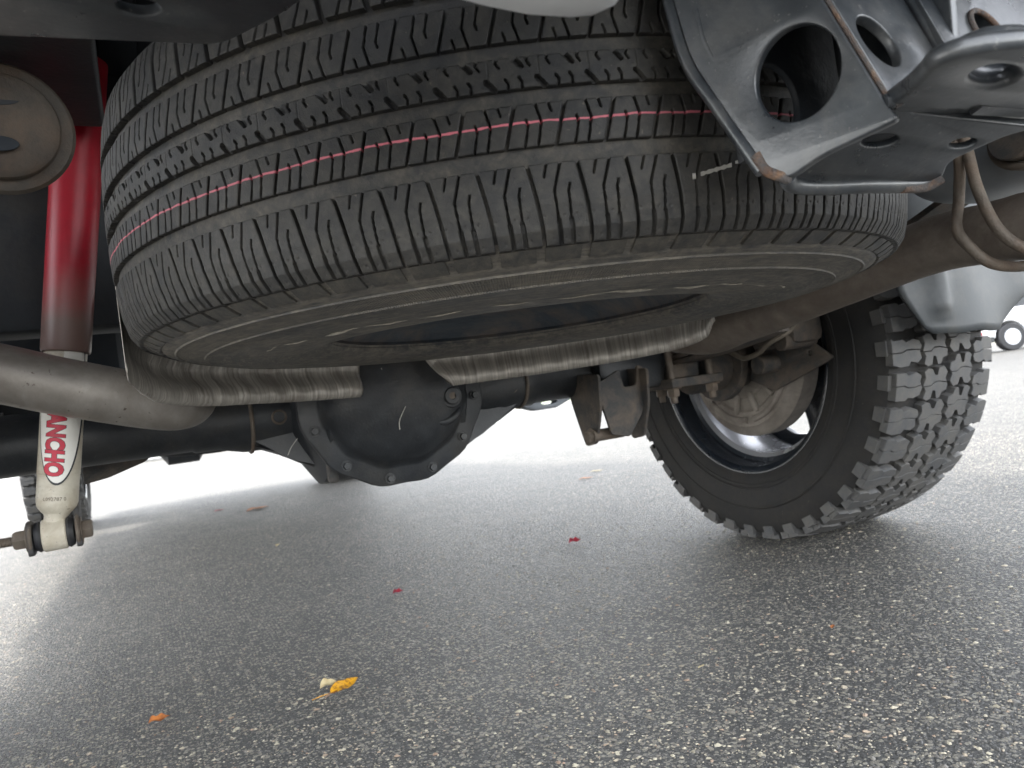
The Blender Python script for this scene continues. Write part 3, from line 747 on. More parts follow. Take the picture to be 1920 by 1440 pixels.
    link('bracket_web', me, 'black_dusty', axle)
    bm = bmesh.new(); cyl(bm, (.79, 1.262, .306), (.865, 1.262, .306), .012); hexbolt(bm, (.79, 1.262, .306), (-1, 0, 0), .012, .01); link('bracket_bolt', frombm('bracket_bolt', bm), 'rusty', axle)
    # spring seat and u-bolts on the right
    bm = bmesh.new(); box(bm, (.835, 1.27, .385), (1.0, 1.42, .475), .01); link('spring_seat', frombm('spring_seat', bm), 'black', axle)
    bm = bmesh.new(); box(bm, (.985, 1.235, .377), (1.125, 1.45, .397), .004); link('spring_plate', frombm('spring_plate', bm), 'black_dusty', axle)
    for x in (1.0, 1.105):
        for y in (1.255, 1.43):
            bm = bmesh.new(); cyl(bm, (x, y, .345), (x, y, .55), .0075); hexbolt(bm, (x, y, .377), (0, 0, -1), .0135, .016); link('u_bolt', frombm('u_bolt', bm), 'rusty', axle)
    bm = bmesh.new(); box(bm, (1.02, 1.27, .397), (1.09, 1.42, .43), .004); link('spring_block', frombm('spring_block', bm), 'black_dusty', axle)
    # brake assembly (right)
    T = Matrix.Translation((1.300, AY, AZ))
    bx = 1.285
    bm = bmesh.new(); lathe(bm, (bx-.012, AY, AZ), (bx+.06, AY, AZ), [(0, .03), (0, .085), (.004, .09), (.004, .118), (-.001, .124), (-.001, .158), (.006, .164), (.010, .176), (.016, .182), (.06, .182)], 72)
    bp = link('brake_backing_plate', frombm('brake_backing_plate', bm), 'drum', axle)
    for k in range(12):
        a = 2*PI*k/12+.2; bm = bmesh.new()
        c, s = math.cos(a), math.sin(a); m = Matrix(((1, 0, 0, bx-.016), (0, c, -s, AY+c*.105), (0, s, c, AZ+s*.105), (0, 0, 0, 1)))
        box(bm, (-.004, -.024, -.005), (.006, .024, .005), .0015, m); link('plate_rib', frombm('plate_rib', bm), 'drum', bp and axle)
    for k in range(6):
        a0 = 2*PI*k/6+.5; bm = bmesh.new(); P = [(bx-.0145, AY+.142*math.cos(a0+t*.11), AZ+.142*math.sin(a0+t*.11)) for t in range(9)]
        tube(bm, P, .0075, 8, curve=False); link('plate_rib', frombm('plate_rib', bm), 'drum', axle)
    bm = bmesh.new(); cyl(bm, (1.12, AY, AZ), (bx, AY, AZ), .062); cyl(bm, (1.20, AY, AZ), (1.22, AY, AZ), .088)
    link('hub_flange', frombm('hub_flange', bm), 'black_dusty', axle)
    # caliper / slave cylinder casting hanging in front of the plate
    bm = bmesh.new(); box(bm, (1.17, 1.07, .43), (1.262, 1.20, .55), .02); cyl(bm, (1.15, 1.13, .50), (1.26, 1.13, .50), .034)
    cyl(bm, (1.16, 1.10, .44), (1.25, 1.10, .44), .018); cyl(bm, (1.19, 1.20, .40), (1.262, 1.20, .40), .02)
    link('brake_caliper', frombm('brake_caliper', bm), 'black_dusty', axle)
    me = plate('caliper_bracket', rounded([(-.02, .04), (-.17, .02), (-.215, -.015), (-.20, -.022), (-.05, -.07), (.02, -.04)], .01), [ell(-.16, -.0, .006, .006, 12)], (1.243, 1.26, .41), (0, 1, 0), (0, 0, 1), .008)
    link('caliper_bracket', me, 'black_dusty', axle)
    bm = bmesh.new(); tube(bm, [(1.03, 1.30, .50), (1.10, 1.27, .475), (1.12, 1.235, .455), (1.12, 1.18, .425), (1.12, 1.155, .418), (1.12, 1.12, .425), (1.12, 1.09, .44), (1.14, 1.06, .455), (1.17, 1.06, .47)], .0055, 10)
    link('brake_hose', frombm('brake_hose', bm), 'wire', axle)
    bm = bmesh.new(); tube(bm, [(1.05, 1.16, .60), (1.07, 1.15, .52), (1.11, 1.13, .495), (1.15, 1.13, .52), (1.16, 1.14, .60)], .011, 12)
    link('cable_sleeve', frombm('cable_sleeve', bm), 'black_dusty', axle)
    bm = bmesh.new(); lathe(bm, (1.09, 1.30, .50), (1.09, 1.30, .70), [(0, .03), (.01, .045), (.03, .05), (.05, .043), (.07, .05), (.09, .043), (.11, .05), (.2, .05)], 32); link('bump_stop', frombm('bump_stop', bm), 'black', axle)
    return axle
rear_axle()

# --- leaf springs
for sx in (-.27, 1.055):
    root = None
    for k in range(4):
        ln = [.78, .66, .5, .34][k]; z = .445+ .0115*(3-k)
        bm = bmesh.new(); rows = []
        n = 24
        for i in range(n+1):
            s = -1+2*i/n; y = AY+s*ln; zz = z+.16*(s*ln)**2*1.6-.02
            rows.append([bm.verts.new((sx+dx, y, zz+dz)) for dx, dz in ((-.032, 0), (.032, 0), (.032, .009), (-.032, .009))])
        for p, q in zip(rows, rows[1:]):
            for j in range(4): bm.faces.new((p[j], p[(j+1) % 4], q[(j+1) % 4], q[j]))
        bm.faces.new(rows[0]); bm.faces.new(rows[-1])
        me = frombm('leaf_spring', bm)
        if root is None: root = link('leaf_spring', me, 'black_dusty', truck)
        else: link('spring_leaf', me, 'black_dusty', root)

# --- left shock absorber
def shock():
    def ax(z): return (-.112+(z-.31)*.157, 1.12, z)
    def mtx(z): return Vector(ax(z))
    bm = bmesh.new(); a, b = Vector(ax(.334)), Vector(ax(.60)); L = (b-a).length
    lathe(bm, a, b, [(0, .014), (.003, .0175), (.010, .0225), (.016, .0236), (.050, .0238), (.0505, .0242), (.0525, .0244), (L, .0248)], 48)
    body = link('shock_absorber', frombm('shock_absorber', bm), 'shockwhite', truck, label='white shock absorber with a red dust sleeve, left of the axle')
    bm = bmesh.new(); a, b = Vector(ax(.538)), Vector(ax(.93)); L = (b-a).length
    lathe(bm, a, b, [(.002, .0250), (0, .0272), (.001, .0284), (.004, .0290), (.05, .0292), (L*.55, .0302), (L, .0306)], 48, cap=False)
    lathe(bm, a, b, [(0, .026), (L, .0275)], 48, cap=False)
    link('dust_sleeve', frombm('dust_sleeve', bm), 'sleeve', body)
    zc = .309; x = -.1125
    bm = bmesh.new(); lathe(bm, (x-.0135, 1.12, zc), (x+.0135, 1.12, zc), [(0, .016), (0, .0188), (.0015, .0203), (.0255, .0203), (.027, .0188), (.027, .016)], 40)
    lathe(bm, (x, 1.12, zc+.012), Vector(ax(.340)), [(0, .0125), (.010, .0125), (.0185, .0172)], 32); link('lower_eye', frombm('lower_eye', bm), 'shockwhite', body)
    for s in (-1, 1):
        bm = bmesh.new(); lathe(bm, (x+s*.0135, 1.12, zc), (x+s*.0215, 1.12, zc), [(0, .0180), (.003, .0198), (.005, .0185), (.008, .0170)], 32); link('bushing', frombm('bushing', bm), 'ink', body)
    bm = bmesh.new(); cyl(bm, (-.140, 1.12, zc), (-.136, 1.12, zc), .0215); hexbolt(bm, (-.1415, 1.12, zc), (-1, 0, 0), .0125, .0135); cyl(bm, (-.1575, 1.12, zc), (-.1425, 1.12, zc), .0095)
    link('nut', frombm('nut', bm), 'rusty', body)
    bm = bmesh.new(); P = []
    L0 = .022; lathe(bm, (-.1565, 1.12, zc), (-.1805, 1.12, zc), [(i*.0005, .0062 if (i//2) % 2 else .0054) for i in range(44)]+[(.0222, .0050)], 20); link('bolt_thread', frombm('bolt_thread', bm), 'rusty', body)
    bm = bmesh.new(); cyl(bm, (-.0885, 1.12, zc), (-.084, 1.12, zc), .021); hexbolt(bm, (-.084, 1.12, zc), (1, 0, 0), .0125, .0115); link('bolt_head', frombm('bolt_head', bm), 'rusty', body)
    # decal on the barrel: a wrap frame (angle, axial)
    axis = (Vector(ax(.6))-Vector(ax(.334))).normalized(); O = Vector(ax(.334))
    vdir = (Vector((0, 0, .39))-Vector(ax(.42))); vdir = (vdir-axis*vdir.dot(axis)).normalized(); hdir = vdir.cross(axis)  # image-right
    def wrap(s, h, r): # s along the axis from .334, h = arc to the right
        a = h/r; return O+axis*s+(vdir*math.cos(a)+hdir*math.sin(a))*r
    if hdir.x < 0: hdir.negate()
    def flatmesh(polys, r, name, mat):
        bm = bmesh.new()
        for poly in polys:
            vs = [bm.verts.new((p[0], p[1], 0)) for p in poly]
            try: bm.faces.new(vs)
            except ValueError: pass
        bmesh.ops.triangulate(bm, faces=bm.faces[:])
        bmesh.ops.subdivide_edges(bm, edges=[e for e in bm.edges if e.calc_length() > .006], cuts=3, use_grid_fill=True)
        for v in bm.verts: v.co = wrap(v.co.y, v.co.x, r)
        return link(name, frombm(name, bm, 60), mat, body)
    # white oval and its black swoosh edge (h, s): oval tilted, top hidden behind the exhaust
    def oval(cx, cy, rx, ry, t0, t1, n=40): return [(cx+rx*math.sin(R(t))+.0, cy-ry*math.cos(R(t))) for t in np.linspace(t0, t1, n)]
    out = []
    n = 30
    cx, cy, rx, ry = -.002, .160, .0290, .121
    def strip_quads(f1, f2, n=40):
        q = []
        for i in range(n):
            q.append([f1(i/n), f1((i+1)/n), f2((i+1)/n), f2(i/n)])
        return q
    tt = lambda k: R(-100+230*k)
    fo = lambda k: (cx+(rx+.0002+.0028*max(0, math.sin(R(25)+tt(k)))**2*(1 if math.sin(tt(k)) > -.3 else 0))*math.sin(tt(k)), cy-(ry+.001+.0012*max(0, math.cos(tt(k))))*math.cos(tt(k)))
    fi = lambda k: (cx+(rx-.0006)*math.sin(tt(k)), cy-(ry-.0006)*math.cos(tt(k)))
    mid = lambda k: (cx, cy-ry*math.cos(tt(k))*.98)
    flatmesh(strip_quads(fi, mid), .02500, 'decal', 'whiteink')
    flatmesh(strip_quads(fo, fi), .02506, 'decal_edge', 'ink')
    def text(s, size, name, mat, r, h0, s0, offset=0, shear=0, sx=1.0, spacing=1.0):
        """lettering running down the barrel"""
        cu = bpy.data.curves.new(name, 'FONT'); cu.body = s; cu.size = size; cu.offset = offset; cu.shear = shear; cu.resolution_u = 3; cu.space_character = spacing
        ob = bpy.data.objects.new(name, cu); C.objects.link(ob); bpy.context.view_layer.update()
        me = bpy.data.meshes.new_from_object(ob.evaluated_get(bpy.context.evaluated_depsgraph_get())); bpy.data.objects.remove(ob)
        bm = bmesh.new(); bm.from_mesh(me)
        bmesh.ops.triangulate(bm, faces=bm.faces[:])
        for _ in range(3):
            bmesh.ops.subdivide_edges(bm, edges=[e for e in bm.edges if e.calc_length() > .003], cuts=1); bmesh.ops.triangulate(bm, faces=[f_ for f_ in bm.faces if len(f_.verts) > 4])
        bm.normal_update()
        for v in bm.verts: v.co = wrap(s0-v.co.x*sx, h0+v.co.y, r)
        m2 = frombm(name, bm, 60); bpy.data.meshes.remove(me)
        return link(name, m2, mat, body)
    S0 = .1415
    text('RANCHO', .0285, 'lettering_outline', 'ink', .02514, -.0160, S0, .0021, .12, .74, 1.03)
    text('RANCHO', .0285, 'lettering', 'redink', .02524, -.0160, S0, .0014, .12, .74, 1.03)
    # stamped number across the barrel
    cu = bpy.data.curves.new('stamp', 'FONT'); cu.body = 'L092787 0'; cu.size = .0065; cu.resolution_u = 2
    ob = bpy.data.objects.new('stamp', cu); C.objects.link(ob); bpy.context.view_layer.update()
    me = bpy.data.meshes.new_from_object(ob.evaluated_get(bpy.context.evaluated_depsgraph_get())); bpy.data.objects.remove(ob)
    for v in me.vertices: v.co = wrap(.0175+v.co.y, -.0165+v.co.x*.95, .0240)
    link('stamped_number', me, 'rusty', body)
shock()

# --- exhaust pipes
def pipes():
    bm = bmesh.new(); tube(bm, [(-.42, 1.03, .605), (-.25, 1.03, .548), (-.138, 1.03, .509), (-.087, 1.03, .490), (-.033, 1.032, .472), (.015, 1.045, .458), (.045, 1.065, .453), (.064, 1.10, .462), (.070, 1.14, .50), (.075, 1.18, .54), (.08, 1.25, .58), (.085, 1.45, .59), (.09, 1.8, .52), (.12, 2.2, .48)], .0345, 32, 8)
    link('exhaust_pipe', frombm('exhaust_pipe', bm, 60), 'pipe', truck, label='bent steel exhaust pipe crossing in front of the white shock absorber')
    bm = bmesh.new(); tube(bm, [(.90, .05, .50), (.88, .30, .502), (.865, .46, .504), (.862, .56, .509), (.86, .69, .494), (.858, .78, .482), (.856, .88, .470), (.85, .97, .462), (.80, 1.08, .50), (.74, 1.2, .57), (.72, 1.45, .59), (.70, 1.9, .52)], .0335, 32, 8,
        radii=lambda t: .0335+.0025*math.exp(-((t-.18)/.012)**2)+.0018*math.exp(-((t-.20)/.006)**2)+.002*math.exp(-((t-.135)/.01)**2))
    p = link('exhaust_pipe', frombm('exhaust_pipe', bm, 60), 'pipe_brown', truck, label='brown exhaust pipe beside the spare wheel, held by two bent rods')
    for pts in ([(.80, .486, .62), (.80, .478, .587), (.812, .492, .545), (.80, .492, .512), (.80, .482, .490), (.815, .470, .468), (.86, .462, .462), (.91, .46, .475), (.925, .458, .52)],
                [(.80, .472, .62), (.80, .468, .584), (.80, .464, .545), (.803, .452, .500), (.818, .436, .474), (.86, .425, .460), (.905, .42, .475), (.925, .42, .52)]):
        bm = bmesh.new(); tube(bm, pts, .0058, 12, 8); link('hanger_rod', frombm('hanger_rod', bm, 60), 'rusty', p)
pipes()

# --- heat shields behind the spare wheel
def shield(path, prof, label, endcut=None, flat=False):
    """path: plan curve (x,y,z of lower edge); prof: list of (toward camera offset, up) from the lip upward"""
    P = crom(path, 10); n = len(P); V, F, UV = [], [], []; s = 0; m = len(prof)
    for i, p in enumerate(P):
        d = (P[min(i+1, n-1)]-P[max(i-1, 0)]); d.z = 0; d.normalize(); nr = Vector((d.y, -d.x, 0))    # toward the spare
        if i: s += (P[i]-P[i-1]).length
        tpr = min(1, max(0, (s-.06)/.12)) if flat else 1.0
        for j, (o, u) in enumerate(prof):
            wv = (.0012*math.sin(i*.9+j)+.001*math.sin(i*2.3+j*1.7))*tpr
            V.append(p+nr*(o*tpr+wv)+Vector((0, 0, u if not flat or u < .05 else .05+(u-.05)*(.38+.62*min(1, max(0, s-.05)/.3))))+d*(endcut(i/(n-1), u) if endcut else 0)); UV.append((s, u+o))
    for i in range(n-1):
        for j in range(m-1): F.append((i*m+j, (i+1)*m+j, (i+1)*m+j+1, i*m+j+1))
    me = mesh('heat_shield', V, F, 60)
    uvl = me.uv_layers.new(name='UVMap')
    for l in me.loops: uvl.data[l.index].uv = UV[l.vertex_index]
    ob = link('heat_shield', me, 'foil', truck, label=label)
    md = ob.modifiers.new('thickness', 'SOLIDIFY'); md.thickness = .0008; md.offset = -1
    return ob
pf = [(.030, .016), (.034, .010), (.032, .003), (.024, 0), (.012, .001), (.004, .008), (0, .020), (-.002, .035), (-.006, .05), (-.01, .08), (-.006, .14), (.004, .22), (.01, .30)]
pf = [(-.006, .010), (-.002, .004), (.006, .0005), (.010, 0), (.015, .004), (.017, .012), (.014, .022), (.007, .030), (.002, .037), (.001, .046), (.006, .058), (.010, .08), (.012, .14), (.012, .24), (.012, .33)]
shield([(-.006, .78, .470), (-.006, .80, .469), (-.004, .86, .464), (.014, .925, .449), (.045, .98, .444), (.084, 1.02, .441), (.13, 1.055, .440), (.182, 1.09, .438), (.24, 1.112, .436), (.299, 1.13, .434)], pf,
       'wrinkled foil heat shield left of the differential, lip curled under', lambda t, u: (.010*u/.05 if t > .97 and u < .06 else 0), True)
shield([(.449, 1.13, .434), (.52, 1.115, .434), (.587, 1.09, .434), (.65, 1.06, .435), (.707, 1.03, .436), (.76, .995, .439), (.805, .96, .444), (.83, .93, .455), (.838, .91, .475)], pf,
       'wrinkled foil heat shield right of the differential, lip curled under', lambda t, u: (-.030*min(u/.045, 1)+.008*max(0, 1-u/.02)) if t < .012 else (-.02*min(u/.045, 1) if t < .03 else 0))

# --- hitch receiver
def hitch():
    # cheek plate facing the camera, big lightening hole
    O = (.3404, .2329, 0); ux = Vector((-.34, .94, 0)).normalized()      # away from the rear edge
    def uv(p): d = Vector((p[0]-O[0], p[1]-O[1], 0)); return (d.dot(ux), p[2])
    # image outline, walked clockwise from the rear top
    rear_top = uv((.3235, .279, .67)); rear_low = uv((.3404, .2329, .5112)); 
    pts = [uv((.324, .279, .66)), uv((.333, .2533, .5735)), uv((.3404, .2329, .5112)), uv((.342, .2285, .5015)), uv((.3287, .2653, .4962)), uv((.3225, .2824, .4895)), uv((.3189, .2924, .499)),
           uv((.3173, .2968, .5089)), uv((.3116, .3125, .5453)), uv((.3074, .3242, .5737)), uv((.3054, .3298, .6129)), uv((.3039, .3338, .68)), uv((.324, .279, .68))]
    hc = uv((.3269, .2703, .5427)); hole = ell(hc[0], hc[1]-.0005, .0225, .0245, 48)
    me = plate('tow_hitch', rounded(pts, [.001, .001, .002, .004, .01, .008, .008, .02, .02, .01, .004, .001, .001]), [hole], O, ux, (0, 0, 1), .006, .0012)
    root = link('tow_hitch', me, 'hitch', truck, label='black steel tow hitch with rusty edges and round holes')
    # folded front flange and rolled rusty bottom edge
    edge = [(.3039, .3338, .68), (.3054, .3298, .6129), (.3074, .3242, .5737), (.3116, .3125, .5453), (.3173, .2968, .5089), (.3189, .2924, .499), (.3225, .284, .4920), (.333, .2895, .4895), (.355, .2895, .4885), (.3836, .284, .4878), (.41, .281, .4872), (.427, .2785, .4875), (.4335, .272, .491)]
    bm = bmesh.new(); tube(bm, [Vector(p)+Vector((-.001, .003, 0)) for p in edge[:6]], .0042, 10); link('flange', frombm('flange', bm, 60), 'hitch', root)
    bm = bmesh.new(); tube(bm, [Vector(p)+Vector((-.0014, -.0005, -.0008)) for p in edge[4:9]], .0036, 10, radii=lambda t: .0036*(1-.45*t)); link('rusty_edge', frombm('rusty_edge', bm, 60), 'rust', root, label='rusty lower edge')
    bm = bmesh.new(); tube(bm, edge[6:], .0045, 12); link('flange', frombm('flange', bm, 60), 'hitch', root)
    bm = bmesh.new(); tube(bm, [Vector(p)+Vector((0, -.001, -.002)) for p in edge[10:]], .0033, 10, radii=lambda t: .003+.001*t); link('rusty_edge', frombm('rusty_edge', bm, 60), 'rust', root)
    # second inner ridge (embossed) beside the flange
    bm = bmesh.new(); tube(bm, [Vector((.3085, .3165, .6)), Vector((.3105, .3125, .573)), Vector((.3185, .2925, .525)), Vector((.3225, .2815, .505)), Vector((.329, .2655, .5035))], .0022, 8); link('flange', frombm('flange', bm, 60), 'hitch', root)
    # rear face, leaning, with an oval hole
    e = Vector((.333-.3404, .2533-.2329, .5735-.5112)).normalized(); O2 = (.3404, .2329, .5112); vx = Vector((1, 0, 0)); vy = (e-vx*e.dot(vx)).normalized(); kx = e.x/e.dot(vy)
    h = .17
    def q(x, v): return (x, v)
    me = plate('rear_plate', [(.0005, 0), (.060, .020), (.062, .05), (.058, h), (kx*h, h)], [ell(.014, .0385, .0125, .0165, 40, .15)], O2, vx, vy, .006, .001)
    link('rear_plate', me, 'hitch', root)
    bm = bmesh.new(); tube(bm, [Vector((.3404, .2315, .512)), Vector((.3368, .2415, .542)), Vector((.333, .2520, .5735)), Vector((.3225, .279, .66))], .0013, 8); link('weld_bead', frombm('weld_bead', bm, 60), 'rust', root)
    # receiver body at the right with a rusty pin hole
    me = plate('receiver_side', [(.058, -.004), (.20, .0), (.20, .17), (.054, .17)], [ell(.104, .052, .0115, .014, 32)], O2, vx, vy, .007, .001)
    me.transform(Matrix.Translation((0, -.006, 0))); link('receiver_side', me, 'hitch', root)
    bm = bmesh.new(); cc = Vector(O2)+vx*.104+vy*.052+Vector((0, -.0105, 0)); P = [cc+vx*.0125*math.cos(a)+vy*.015*math.sin(a) for a in [2*PI*k/32 for k in range(33)]]
    tube(bm, P, .0016, 8, curve=False); link('rusty_edge', frombm('rusty_edge', bm, 60), 'rust', root)
    bm = bmesh.new()
    for x in (.0605, .0665):
        tube(bm, [Vector(O2)+vx*x+vy*.012+Vector((0, -.004, 0)), Vector(O2)+vx*(x-.002)+vy*.06+Vector((0, -.005, 0)), Vector(O2)+vx*(x-.006)+vy*.16+Vector((0, -.004, 0))], .0028, 8)
    link('weld_bead', frombm('weld_bead', bm, 60), 'hitch', root)
    # bottom plate with two oval slots
    nC = Vector((-.1, -.35, -.93)).normalized(); OC = Vector((.324, .2784, .4994)); ux = Vector((1, 0, 0)); ux = (ux-nC*ux.dot(nC)).normalized(); uy = nC.cross(ux)*-1
    def uc(p): d = Vector(p)-OC; return (d.dot(ux), d.dot(uy))
    pts = [uc(p) for p in ((.323, .2815, .4984), (.3325, .2911, .4937), (.3836, .284, .4909), (.4305, .2772, .4884), (.4329, .2701, .4908), (.4232, .2597, .4958), (.4403, .2376, .5022), (.456, .228, .505), (.3637, .236, .51), (.342, .2285, .5150))]
    h1 = uc((.3615, .2555, .504)); h2 = uc((.4177, .247, .5012))
    me = plate('bottom_plate', rounded(pts, [.002, .003, .003, .006, .006, .006, .004, .002, .002, .002]), [ell(h1[0], h1[1], .0115, .0052, 32, -.12), ell(h2[0], h2[1], .009, .0042, 32, -.12)], OC, ux, uy, .005, .0012)
    link('bottom_plate', me, 'hitch', root)
    # safety chain plate: horizontal tongue with an upturned loop
    me = plate('chain_plate', rounded([(.3405, .236), (.332, .2165), (.3245, .205), (.3165, .196), (.3175, .184), (.328, .1765), (.345, .170), (.42, .165), (.46, .20), (.49, .235), (.46, .262), (.3765, .2484)], [.002, .006, .008, .008, .01, .01, .01, .02, .02, .004, .004, .01]),
               [ell(.3645, .1965, .0195, .0080, 40, .28)], (0, 0, .5135), (1, 0, 0), (0, 1, 0), .0085, .003)
    link('chain_plate', me, 'hitch', root)
    bm = bmesh.new(); P = [Vector((.364, .196, .5165))+Vector((.028*math.cos(a)*.96-.0145*math.sin(a)*.28, .0145*math.sin(a)*.96+.028*math.cos(a)*.28, 0)) for a in [2*PI*k/48 for k in range(49)]]
    tube(bm, P, .0068, 12, curve=False); link('chain_loop', frombm('chain_loop', bm, 60), 'hitch', root)
    bm = bmesh.new(); tube(bm, [(.338, .2325, .5118), (.344, .2290, .5125), (.352, .2270, .515), (.36, .2262, .5185), (.375, .2255, .52), (.40, .224, .521)], .0038, 10); link('weld_bead', frombm('weld_bead', bm, 60), 'hitch', root)
    bm = bmesh.new(); tube(bm, [(.341, .2305, .5096), (.346, .2275, .512), (.352, .2262, .5132)], .0024, 8); link('rusty_edge', frombm('rusty_edge', bm, 60), 'rust', root)
    # far cheek plate (seen through the big hole) with its own hole, and cross tube
    me = plate('far_cheek', [(.24, .515), (.31, .515), (.31, .66), (.23, .66)], [], (.412, 0, 0), (0, 1, 0), (0, 0, 1), .006, .001)
    link('far_cheek', me, 'hitch', root)
    me = plate('inner_web', [(.326, .512), (.44, .512), (.46, .545), (.46, .66), (.326, .66)], [ell(.3585, .551, .0195, .0215, 32, .2)], (0, .318, 0), (1, 0, 0), (0, 0, 1), .005, .001)
    link('inner_web', me, 'frame', root)
    bm = bmesh.new(); tube(bm, [(-.45, .30, .68), (1.25, .30, .68)], .032, 16, 2); link('cross_tube', frombm('cross_tube', bm), 'hitch', root)
hitch()

# --- frame, floor and body
def boxpart(name, lo, hi, mat, parent=truck, bev=.006, label=None):
    bm = bmesh.new(); box(bm, lo, hi, bev); return link(name, frombm(name, bm), mat, parent, label=label)
def frame():
    me = plate('frame_rail', rounded([(.30, .76), (.90, .812), (1.06, .815), (1.08, .84), (6.3, .70), (6.3, .86), (1.08, .98), (.30, .98)], .01), [ell(.70, .88, .03, .03, 24)], (-.058, 0, 0), (0, 1, 0), (0, 0, 1), .122, .006)
    fr = link('frame_rail', me, 'frame', truck)
    me = plate('frame_rail', rounded([(.30, .72), (.90, .80), (1.00, .838), (6.3, .70), (6.3, .86), (1.0, .98), (.30, .98)], .02), [], (.855, 0, 0), (0, 1, 0), (0, 0, 1), .085, .006)
    link('frame_rail', me, 'frame', truck)
    for y in (.62, 1.35, 2.1, 3.0, 4.2, 5.2): boxpart('crossmember', (-.12, y-.05, .88), (.90, y+.05, .97), 'frame')
    # bumper bracket plate at the top left of the view, with a slot
    me = plate('bumper_bracket', rounded([(-.30, .30), (.12, .30), (.085, .37), (.06, .405), (-.05, .415), (-.30, .42)], .01), [ell(.0215, .376, .0095, .0075, 24)], (0, 0, .604), (1, 0, 0), (0, 1, 0), .006, .001)
    link('bumper_bracket', me, 'hitch', truck)
    # spring hanger bushing at the far left
    c = Vector((-.089, .85, .732)); d = Vector((.10, -.98, -.12)).normalized()
    bm = bmesh.new(); lathe(bm, c+d*.0, c-d*.05, [(-.002, .012), (-.002, .044), (.002, .0505), (.006, .052), (.01, .050), (.012, .062), (.016, .065), (.022, .064), (.05, .055)], 56); bu = link('hanger_bushing', frombm('hanger_bushing', bm), 'bush', truck)
    for (ox, oz, rx, rz) in ((-.012, .026, .020, .008), (-.016, -.020, .018, .008)):
        me = plate('bushing_slot', ell(0, 0, rx, rz, 24), [], c+d*.0035+Vector((ox+.012, 0, oz)), (1, .1, 0), (0, .12, 1), .002, .0005); link('bushing_slot', me, 'dark', bu)
    # bed floor, cab floor
    bm = bmesh.new(); box(bm, (TX-.98, .14, .975), (TX+.98, 2.6, 1.0), .004)
    for k in range(18):
        x = TX-.93+k*.109; box(bm, (x, .16, .962), (x+.05, 2.58, .9745), .003)
    link('bed_floor', frombm('bed_floor', bm), 'dark', truck)
    boxpart('cab_floor', (TX-.98, 2.62, .78), (TX+.98, 5.0, .82), 'dark')
    boxpart('engine_tray', (TX-.6, 5.0, .72), (TX+.6, 6.5, .78), 'dark')
    boxpart('infill_tank', (-.56, 2.3, .50), (-.02, 3.9, .80), 'dark', bev=.05); boxpart('infill_tray', (-.56, 3.95, .52), (.05, 4.9, .80), 'dark', bev=.03)  # dark tank and tray added to block bright sky past the left wheel
    boxpart('infill_bed_wall', (-.60, .30, .97), (-.56, 2.6, 1.3), 'dark')  # dark wall added where sky showed through the wheel well
    bm = bmesh.new(); lathe(bm, (-.22, 1.75, .60), (-.22, 2.25, .60), [(0, .05), (.02, .10), (.05, .115), (.42, .115), (.46, .09), (.5, .05)], 32); link('air_canister', frombm('air_canister', bm), 'frame', truck)
    boxpart('shock_crossmember', (-.60, 1.22, .585), (.05, 1.30, .97), 'frame', bev=.01)  # deepened downward to cover a bright gap left of the shock
    boxpart('gearbox', (TX-.17, 3.6, .58), (TX+.17, 5.2, .80), 'dark', bev=.04)
    bm = bmesh.new(); tube(bm, [(TX, AY+.4, .46), (TX, 3.6, .66)], .05, 24, 2); link('driveshaft', frombm('driveshaft', bm), 'black', truck)
    bm = bmesh.new(); lathe(bm, (TX-.95+.1, 5.75, .42), (TX+.95-.1, 5.75, .42), [(0, .045), (.55, .045), (.6, .12), (.8, .12), (.85, .045), (1.7, .045)], 32); link('front_axle', frombm('front_axle', bm), 'black', truck)
    # far crossmember whose pale end shows under the tube
    me = plate('skid_bracket', rounded([(1.30, .40), (1.325, .37), (1.38, .352), (1.47, .353), (1.56, .385), (1.58, .42)], .01), [ell(1.44, .378, .035, .008, 20)], (0, 2.6, 0), (1, 0, 0), (0, 0, 1), .05, .004); link('skid_bracket', me, 'liner', truck)
    # stay under the left tube and its glints
    me = plate('torque_arm', rounded([(-.10, .42), (-.10, .356), (-.06, .362), (.0, .381), (.05, .42)], .004), [], (0, 1.52, 0), (1, 0, 0), (0, 0, 1), .03, .003); link('torque_arm', me, 'black_dusty', truck)
    bm = bmesh.new(); tube(bm, [(-.05, 2.6, .405), (.02, 2.6, .395), (.10, 2.6, .383), (.22, 2.6, .378), (.34, 2.6, .385)], .010, 12); link('transfer_guard', frombm('transfer_guard', bm), 'black', truck)
    # splash liners
    bm = bmesh.new(); rows = []
    for i in range(17):
        a = PI*i/16; y, z = AY+.60*math.cos(a), .55+.58*math.sin(a)*.95
        rows.append([bm.verts.new((x, y, z)) for x in (1.02, TX+1.0)])
    for p, q in zip(rows, rows[1:]): bm.faces.new((p[0], p[1], q[1], q[0]))
    o = link('wheel_arch_liner', frombm('wheel_arch_liner', bm, 60), 'liner', truck); md = o.modifiers.new('t', 'SOLIDIFY'); md.thickness = .006
    o2 = o.copy(); C.objects.link(o2); o2.parent = truck; o2.matrix_basis = base(truck).inverted() @ Matrix.Translation((2*TX, 0, 0)) @ Matrix.Diagonal((-1, 1, 1, 1))
    # rounded canister beyond the hitch
    bm = bmesh.new(); bmesh.ops.create_uvsphere(bm, u_segments=48, v_segments=24, radius=1)
    for v in bm.verts:
        s = [abs(c)**.62*(1 if c > 0 else -1) for c in v.co]; v.co = Vector((1.02+.10*s[0], .50+.165*s[1], .655+.09*s[2]-.12*(v.co.y)*.0))
    link('evap_canister', frombm('evap_canister', bm, 60), 'canister_lit', truck)
